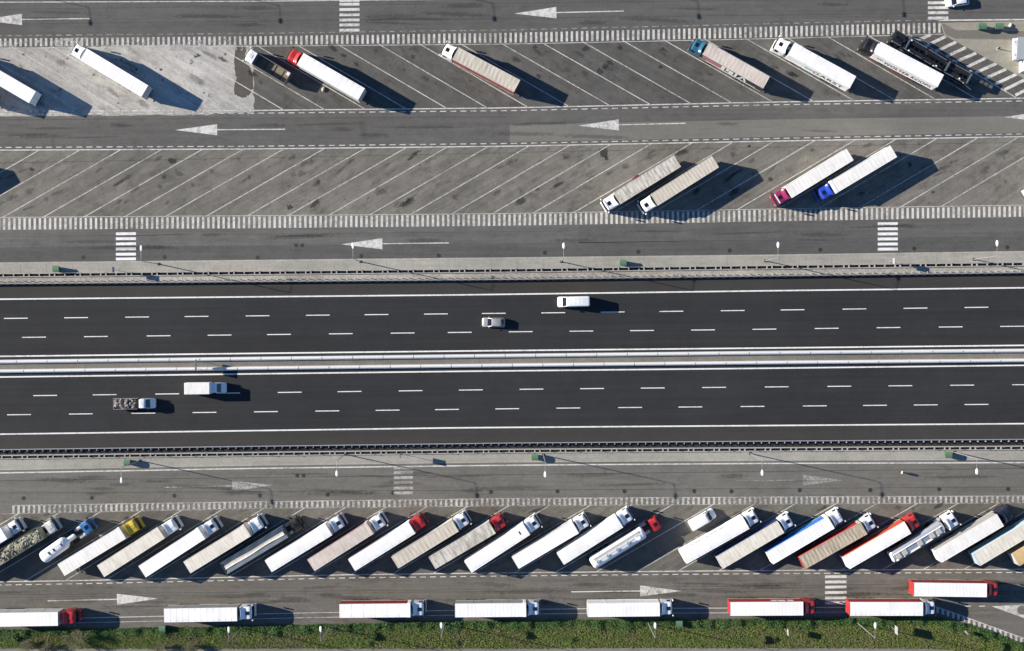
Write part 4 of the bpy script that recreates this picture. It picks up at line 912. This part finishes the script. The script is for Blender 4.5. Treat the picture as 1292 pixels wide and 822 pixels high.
for (x,y,z) in ((h-4.1,1.1,2.9),(h-3.6,-.9,2.9),(h-10.2,.95,2.6),(h-9.7,1.15,2.6),(-h+3.5,.9,2.7),(-h+2.3,1.0,2.2)): put('wheel_chock', cached('wheel_chock', lambda: MB().box(-.16,.16,-.13,.13,0,.18,.05)), WPR, r, (x,y,z))

# ------------------------------------------------------------------ cars, vans and small trucks
def car_ring(z, xf, xb, w, r, n=4):
    P = []
    for cx_, cy_, a0 in ((xf-r,w-r,0),(xb+r,w-r,90),(xb+r,-w+r,180),(xf-r,-w+r,270)):
        for i in range(n+1):
            a = R(a0+90*i/n); P.append((cx_+r*math.cos(a), cy_+r*math.sin(a), z))
    return P
def car(front, rear, label, paint, L=None, w=.92, group=None, estate=True):
    r, L = rigid('car', front, rear, .9, label, 'car', group); h = L/2
    MB().loft([car_ring(.22,h-.12,-h+.1,w-.06,.3), car_ring(.40,h,-h,w,.38), car_ring(.72,h-.02,-h+.02,w,.38), car_ring(.84,h-.12,-h+.05,w-.03,.36), car_ring(.93,h-.5,-h+.1,w-.08,.34)]).build('body', paint, r, 45)
    MB().loft([car_ring(.90,h-1.05,-h+.25,w-.10,.22), car_ring(1.42,h-1.95,-h+.75,w-.22,.2)]).build('window_band', GLASS, r, 40)
    MB().loft([car_ring(1.40,h-1.90,-h+.72,w-.20,.2), car_ring(1.47,h-2.05,-h+.85,w-.28,.2)]).build('roof', paint, r, 40)
    for s in (1,-1):
        MB().box(h-1.45,h-1.28,s*(w+.10)-.10,s*(w+.10)+.10,.92,1.06).build('mirror', paint, r)
        MB().rbox(h-.30,h-.08,s*.62-.18,s*.62+.18,.6,.76,.03).build('headlight', GALV, r)
        for x in (h-.85,-h+.85): wheel(r, x, s*(w-.12), .22, .33)
        for x0, x1 in ((h-1.12,h-1.92),(-h+.30,-h+.75)):
            MB().loft([[(x0,s*(w-.11)-.035,.91),(x0,s*(w-.11)+.035,.91)],[(x1,s*(w-.22)-.035,1.43),(x1,s*(w-.22)+.035,1.43)]],False,False,False).build('pillar', paint, r)
    return r
SILV = plain('silver car paint', (.42,.42,.41), .3, .5, .3); WCAR = plain('white car paint', (.80,.82,.84), .3, .5, dirt=.05)
car((608,406.8),(637.3,407.4),'silver car driving on the motorway below the white van',SILV)
car((1193.5,3.4),(1223,-.6),'white car crossing the bars of the service road crossing',WCAR)
def van(front, rear, label, w=1.0, ht=2.5, L=None, ladder=False):
    r, L = rigid('van', front, rear, ht*.9, label, 'van'); h = L/2
    MB().loft([car_ring(.25,h-.1,-h+.05,w-.05,.25), car_ring(.45,h,-h,w,.35), car_ring(.95,h-.02,-h,w,.38), car_ring(1.15,h-.35,-h,w-.01,.36), car_ring(1.28,h-.85,-h,w-.02,.3), car_ring(1.34,h-1.0,-h,w-.03,.25), car_ring(ht-.18,h-1.75,-h+.04,w-.09,.22), car_ring(ht-.04,h-1.9,-h+.10,w-.16,.22), car_ring(ht,h-2.1,-h+.2,w-.26,.2)]).build('body', WCAR, r, 40)
    a = car_ring(1.36,h-.985,-h+2,w-.02,.25); b = car_ring(ht-.22,h-1.70,-h+2,w-.08,.22)
    MB().quad((h-.975,-w+.14,1.38),(h-.975,w-.14,1.38),(h-1.675,w-.24,ht-.24),(h-1.675,-w+.24,ht-.24)).build('windscreen', GLASS, r)
    for s in (1,-1):
        MB().quad((h-1.2,s*(w-.015),1.42),(h-2.2,s*(w-.015),1.42),(h-2.2,s*(w-.06),ht-.5),(h-1.65,s*(w-.06),ht-.5)).build('side_window', GLASS, r)
        MB().rbox(h-1.35,h-1.2,s*(w+.14)-.11,s*(w+.14)+.11,1.35,1.7,.03).build('mirror', BLACKP, r); MB().rbox(h-.3,h-.04,s*.7-.14,s*.7+.14,.75,1.0,.03).build('headlight', GALV, r)
        MB().rbox(-h-.03,-h+.01,s*.46-.43,s*.46+.43,.5,ht-.2,.01).build('rear_door', WCAR, r)
        for x in (h-.95,-h+1.1): wheel(r, x, s*(w-.13), .24, .36)
    for k in range(5):
        x = -h+.5+k*(L-3.0)/4; put('roof_rib', cached('roof_rib', lambda: MB().box(-.03,.03,-w+.35,w-.35,0,.02)), WCAR, r, (x,0,ht-.004))
    return r
van((703.6,381.2),(744,380.2),'white van driving on the motorway above the silver car',1.02,2.55)
van((903.1,647.7),(871.9,665.5),'small white van parked in a slanted lorry bay')
def lightcab(r, h, w=1.0, paint=WCAR):
    MB().loft([car_ring(.3,h-.1,h-2.9,w-.05,.25), car_ring(.5,h,h-2.9,w,.35), car_ring(1.0,h-.02,h-2.9,w,.36), car_ring(1.2,h-.35,h-2.9,w-.02,.3), car_ring(1.3,h-.85,h-2.9,w-.03,.25), car_ring(2.1,h-1.65,h-2.85,w-.10,.2), car_ring(2.22,h-1.85,h-2.75,w-.2,.2)]).build('cab', paint, r, 40)
    MB().quad((h-.89,-w+.12,1.36),(h-.89,w-.12,1.36),(h-1.58,w-.22,2.06),(h-1.58,-w+.22,2.06)).build('windscreen', GLASS, r)
    for s in (1,-1):
        MB().quad((h-1.2,s*(w-.02),1.4),(h-2.3,s*(w-.02),1.4),(h-2.3,s*(w-.08),1.98),(h-1.6,s*(w-.08),1.98)).build('side_window', GLASS, r)
        MB().rbox(h-1.35,h-1.2,s*(w+.16)-.12,s*(w+.16)+.12,1.35,1.7,.03).build('mirror', BLACKP, r); MB().rbox(h-.3,h-.04,s*.7-.14,s*.7+.14,.8,1.0,.03).build('headlight', GALV, r)
        wheel(r, h-.95, s*(w-.1), .24, .38)
r, L = rigid('box_truck', (283.5,489.8), (234,490.4), 2.2, 'white box truck driving on the motorway ahead of the laden flatbed', 'truck'); h = L/2
lightcab(r, h); MB().rbox(-h,-h+4.85,-1.12,1.12,.85,3.05,.05).build('cargo_box', ROOFS['offw'], r); MB().box(-h+.1,h-2.5,-.4,.4,.5,.84).build('chassis', STEEL, r)
for s in (1,-1):
    wheel(r, -h+1.3, s*.85, .42, .38); MB().rbox(-h-.03,-h+.01,s*.55-.52,s*.55+.52,.9,2.95,.01).build('rear_door', ROOFS['offw'], r)
r, L = rigid('flatbed_truck', (195,509.3), (143,510), 1.5, 'flatbed truck laden with mixed scrap driving on the motorway', 'truck'); h = L/2
lightcab(r, h, .98); walls(MB(),-h,-h+4.75,-1.05,1.05,.85,1.55,.05).build('body_walls', GALV, r); MB().box(-h+.06,-h+4.69,-.99,.99,.85,.95).build('floor', STEEL, r); MB().box(-h+.1,h-2.5,-.4,.4,.5,.84).build('chassis', STEEL, r)
MB().box(-h+4.8,-h+4.9,-1.0,1.0,.9,2.2).build('headboard', STEEL, r)
JUNK = rand_material('mixed junk', [(.25,.225,.205),(.20,.175,.16),(.25,.20,.17),(.30,.29,.28),(.22,.17,.145),(.23,.23,.24),(.27,.235,.215)])
tag(chunks(MB(), 120, -h+.4,-h+4.3,-.75,.75,1.05,1.55,.10,.42).build('scrap_piece', JUNK, r), kind='stuff')
for s in (1,-1): wheel(r, -h+1.3, s*.83, .42, .38)

# ------------------------------------------------------------------ person walking on the lower slip road
def person(base, label):
    p = W(*base); r = empty('person', (p.x,p.y,.0), R(155), label, 'person')
    V = [(0,0,.95,.15,.12),(.01,0,1.2,.15,.11),(.02,0,1.42,.17,.10),(.03,0,1.52,.06,.06),(.05,0,1.66,.085,.10),(.055,0,1.74,.07,.085),
         (0,.10,.90,.10,.10),(.14,.10,.50,.065,.065),(.22,.10,.09,.045,.045),(.36,.10,.05,.04,.035),
         (0,-.10,.90,.10,.10),(-.04,-.10,.50,.065,.065),(-.24,-.10,.11,.045,.045),(-.12,-.10,.05,.04,.035),
         (.02,.20,1.40,.06,.06),(-.06,.24,1.13,.045,.045),(.03,.25,.90,.033,.033),(.07,.25,.82,.03,.02),
         (.02,-.20,1.40,.06,.06),(.06,-.24,1.13,.045,.045),(.24,-.23,.97,.033,.033),(.31,-.22,.95,.03,.02)]
    E = [(0,1),(1,2),(2,3),(3,4),(4,5),(0,6),(6,7),(7,8),(8,9),(0,10),(10,11),(11,12),(12,13),(2,14),(14,15),(15,16),(16,17),(2,18),(18,19),(19,20),(20,21)]
    for wr, sy in ((17,1),(21,-1)):
        bx, by, bz = V[wr][:3]
        for k in range(4):
            V.append((bx+.04-.012*abs(k-1.5), by+(k-1.5)*.02, bz-.04, .009,.009)); E.append((wr,len(V)-1))
            V.append((bx+.05, by+(k-1.5)*.02, bz-.075, .008,.008)); E.append((len(V)-2,len(V)-1))
        V.append((bx+.03, by-sy*.045, bz-.02, .010,.010)); E.append((wr,len(V)-1))
    me = bpy.data.meshes.new('body'); me.from_pydata([v[:3] for v in V], E, []); ob = bpy.data.objects.new('body', me); COL.objects.link(ob)
    ob.modifiers.new('skin', 'SKIN'); 
    for i, v in enumerate(V):
        sv = me.skin_vertices[0].data[i]; sv.radius = v[3:5]; sv.use_root = (i == 0)
    sb = ob.modifiers.new('sub', 'SUBSURF'); sb.levels = sb.render_levels = 2
    bpy.context.view_layer.update(); m2 = bpy.data.meshes.new_from_object(ob.evaluated_get(bpy.context.evaluated_depsgraph_get())); bpy.data.objects.remove(ob)
    m2.materials.clear(); shirt = plain('white shirt', (.80,.80,.80), .9, .1); tr = plain('dark trousers', (.02,.021,.027), .9, .1); skin = plain('skin', (.42,.25,.18), .6, .3); hair = plain('dark hair', (.02,.016,.013), .8, .2)
    for m in (shirt,tr,skin,hair): m2.materials.append(m)
    for f in m2.polygons:
        c = f.center; f.material_index = 3 if (c.z > 1.67 and c.x < .09) or c.z > 1.76 else 2 if c.z > 1.5 or (abs(c.y) > .19 and c.z < 1.12) else 0 if c.z > .93 else 1
        f.use_smooth = True
    b = bpy.data.objects.new('body', m2); COL.objects.link(b); b.parent = r
    MB().tube((.12,0,1.66),(.165,0,1.64),.018,.022,6).build('nose', skin, r, 60)
    return r
person((1135.6,595.6), 'person in a white top and dark trousers walking on the lower slip road')

# ------------------------------------------------------------------ verge planting
def leaf_mesh(cx_, cy_, cz, size, tilt):
    n = len(cx_); a = rng.uniform(0, 2*math.pi, n); s = size*rng.uniform(.6,1.4,n); w = s*rng.uniform(.22,.45,n)
    el = rng.uniform(.05, tilt, n); dx = np.cos(a)*np.cos(el); dy = np.sin(a)*np.cos(el); dz = np.sin(el)
    px = -np.sin(a); py = np.cos(a); roll = rng.uniform(-.5,.5,n)
    V = np.zeros((n,4,3)); B = np.stack([cx_,cy_,cz],1); D = np.stack([dx,dy,dz],1)*s[:,None]; P = np.stack([px,py,roll],1)*w[:,None]
    V[:,0] = B; V[:,1] = B+D*.5+P*.5; V[:,2] = B+D; V[:,3] = B+D*.5-P*.5
    return V.reshape(-1,3), np.arange(n*4).reshape(n,4)
def fast_mesh(name, V, F, mat, parent=None):
    me = bpy.data.meshes.new(name); me.vertices.add(len(V)); me.vertices.foreach_set('co', V.astype(np.float32).ravel())
    me.loops.add(F.size); me.loops.foreach_set('vertex_index', F.astype(np.int32).ravel()); me.polygons.add(len(F)); me.polygons.foreach_set('loop_start', np.arange(0,F.size,F.shape[1],dtype=np.int32)); me.update(calc_edges=True); me.validate()
    me.materials.append(None); return put(name, me, mat, parent)
def leaf_mat(name, cols, dry=(.18,.155,.075), amt=.65):
    m = rand_material(name, cols, .65); t = m.node_tree; b = t.nodes['Principled BSDF']
    src = b.inputs['Base Color'].links[0].from_socket; g = t.nodes.new('ShaderNodeNewGeometry'); nz = t.nodes.new('ShaderNodeTexNoise'); nz.inputs['Scale'].default_value = .22; nz.inputs['Detail'].default_value = 5
    t.links.new(g.outputs['Position'], nz.inputs['Vector']); r = t.nodes.new('ShaderNodeValToRGB'); r.color_ramp.elements[0].position = .46; r.color_ramp.elements[1].position = .66; t.links.new(nz.outputs['Fac'], r.inputs[0])
    mx = t.nodes.new('ShaderNodeMix'); mx.data_type = 'RGBA'; mx.inputs[7].default_value = (*dry, 1); k = t.nodes.new('ShaderNodeMath'); k.operation = 'MULTIPLY'; k.inputs[1].default_value = amt
    t.links.new(r.outputs[0], k.inputs[0]); t.links.new(k.outputs[0], mx.inputs[0]); t.links.new(src, mx.inputs[6]); t.links.new(mx.outputs[2], b.inputs['Base Color'])
    return m
GRASS = leaf_mat('verge grass blades', [(.085,.15,.022),(.12,.185,.03),(.15,.195,.045),(.17,.175,.065),(.10,.165,.026)])
IVY = leaf_mat('verge ivy leaves', [(.03,.08,.02),(.05,.12,.026),(.085,.165,.04),(.035,.09,.028)], (.07,.10,.035), .6)
xv = np.array([W(x,0).x for x in range(-60,1380,20)]); ytop = np.array([W(x,VG(x)).y for x in range(-60,1380,20)]); ybot = np.array([W(x,verge_line(x)).y for x in range(-60,1380,20)])
N = 230000; gx = rng.uniform(xv[0], xv[-1], N); gv = rng.uniform(0,1,N); yt = np.interp(gx,xv,ytop); yb = np.interp(gx,xv,ybot); gy = yt-.3+(yb-yt+.4)*gv
dens = .5+.5*np.sin(gx*.55+1.3*np.sin(gy*.8))*np.sin(gy*1.1+gx*.21)
keep = rng.uniform(0,1,N) < .45+.55*dens; gx, gy, yt = gx[keep], gy[keep], yt[keep]
V, F = leaf_mesh(gx, gy, .03+.26*rng.uniform(0,1,len(gx))*(.3+dens[keep]), .22, 1.0)
tag(fast_mesh('grass', V, F, GRASS), 'rough green and yellowish grass covering the verge', 'grass', kind='stuff')
def hgt(x, t): return .55+.25*np.sin(x*.9)+.2*np.sin(x*2.3+1)
N = 90000; hx = rng.uniform(xv[0], xv[-1], N); t_ = np.abs(rng.normal(0,.42,N)); wv = .9+.5*np.sin(hx*.37)+.4*np.sin(hx*1.1+2)
hy = np.interp(hx,xv,ytop)+.35-t_*1.0-(rng.uniform(0,1,N)**1.5)*np.clip(wv,.3,2)*1.0; hz = (.1+.75*rng.uniform(.2,1,N))*np.clip(hgt(hx,t_),.2,1.2)
V, F = leaf_mesh(hx, hy, hz, .26, .8)
tag(fast_mesh('ivy_edging', V, F, IVY), 'dark green leafy ground cover edging the paved lane', 'ivy', kind='stuff')
# clumps of taller weeds
BUSH = leaf_mat('bush leaves', [(.06,.11,.026),(.09,.15,.036),(.13,.18,.05),(.05,.09,.026)])
def shrub(base, rad, h, label, bare, group):
    p = W(*base); r = empty('bare_shrub' if bare else 'leafy_shrub', (p.x,p.y,0), 0, label, 'shrub', group); m = MB(); tips = []
    def grow(q, d, L, rr, lev):
        e = q+d*L; m.tube(q, e, rr, rr*.6, 4); tips.append(e)
        if lev == 0: return
        for _ in range(4 if lev > 1 else 5):
            nd = (d+Vector((random.uniform(-1,1),random.uniform(-1,1),random.uniform(-.35,.6)))*.75).normalized(); grow(q+d*L*random.uniform(.45,1), nd, L*random.uniform(.55,.8), rr*.55, lev-1)
    for k in range(7):
        a = 2*math.pi*k/7+random.uniform(-.3,.3); d = Vector((math.cos(a)*rad/h*.6, math.sin(a)*rad/h*.6, 1)).normalized(); grow(Vector((0,0,0)), d, h*.42, .05, 4 if bare else 3)
    m.build('branches', plain('grey-brown twigs', (.26,.23,.165), .9, .1) if bare else plain('brown twigs', (.09,.07,.05), .9, .1), r)
    T = np.array([tuple(t) for t in tips]); k = 1 if bare else 8
    T = np.repeat(T, k, 0)+rng.normal(0,.18,(len(T)*k,3)); T = T[rng.uniform(0,1,len(T)) < (.35 if bare else 1)]
    V, F = leaf_mesh(T[:,0],T[:,1],np.clip(T[:,2],.1,9), .16 if bare else .24, .9)
    fast_mesh('leaves', V, F, leaf_mat('dry leaves', [(.20,.18,.11),(.15,.14,.08),(.11,.12,.05)]) if bare else BUSH, r); return r
SG = 'bare grey-brown shrubs in the verge'
shrub((100,804),4.4,3.6,'largest bare grey-brown shrub in the verge behind the red-cabbed lorry',True,None)
for b, rd in (((38,812),2.4),((62,820),2.2),((205,818),2.6),((245,815),1.9)): shrub(b, rd, 2.4, 'bare grey-brown shrub in the verge', True, SG)
LG = 'low leafy shrubs in the verge'
for b, rd in (((20,803),.9),((470,802),.9),((660,800),.8),((960,806),.7),((1260,815),.9)): shrub(b, rd, .9, 'low leafy green shrub in the verge', False, LG)
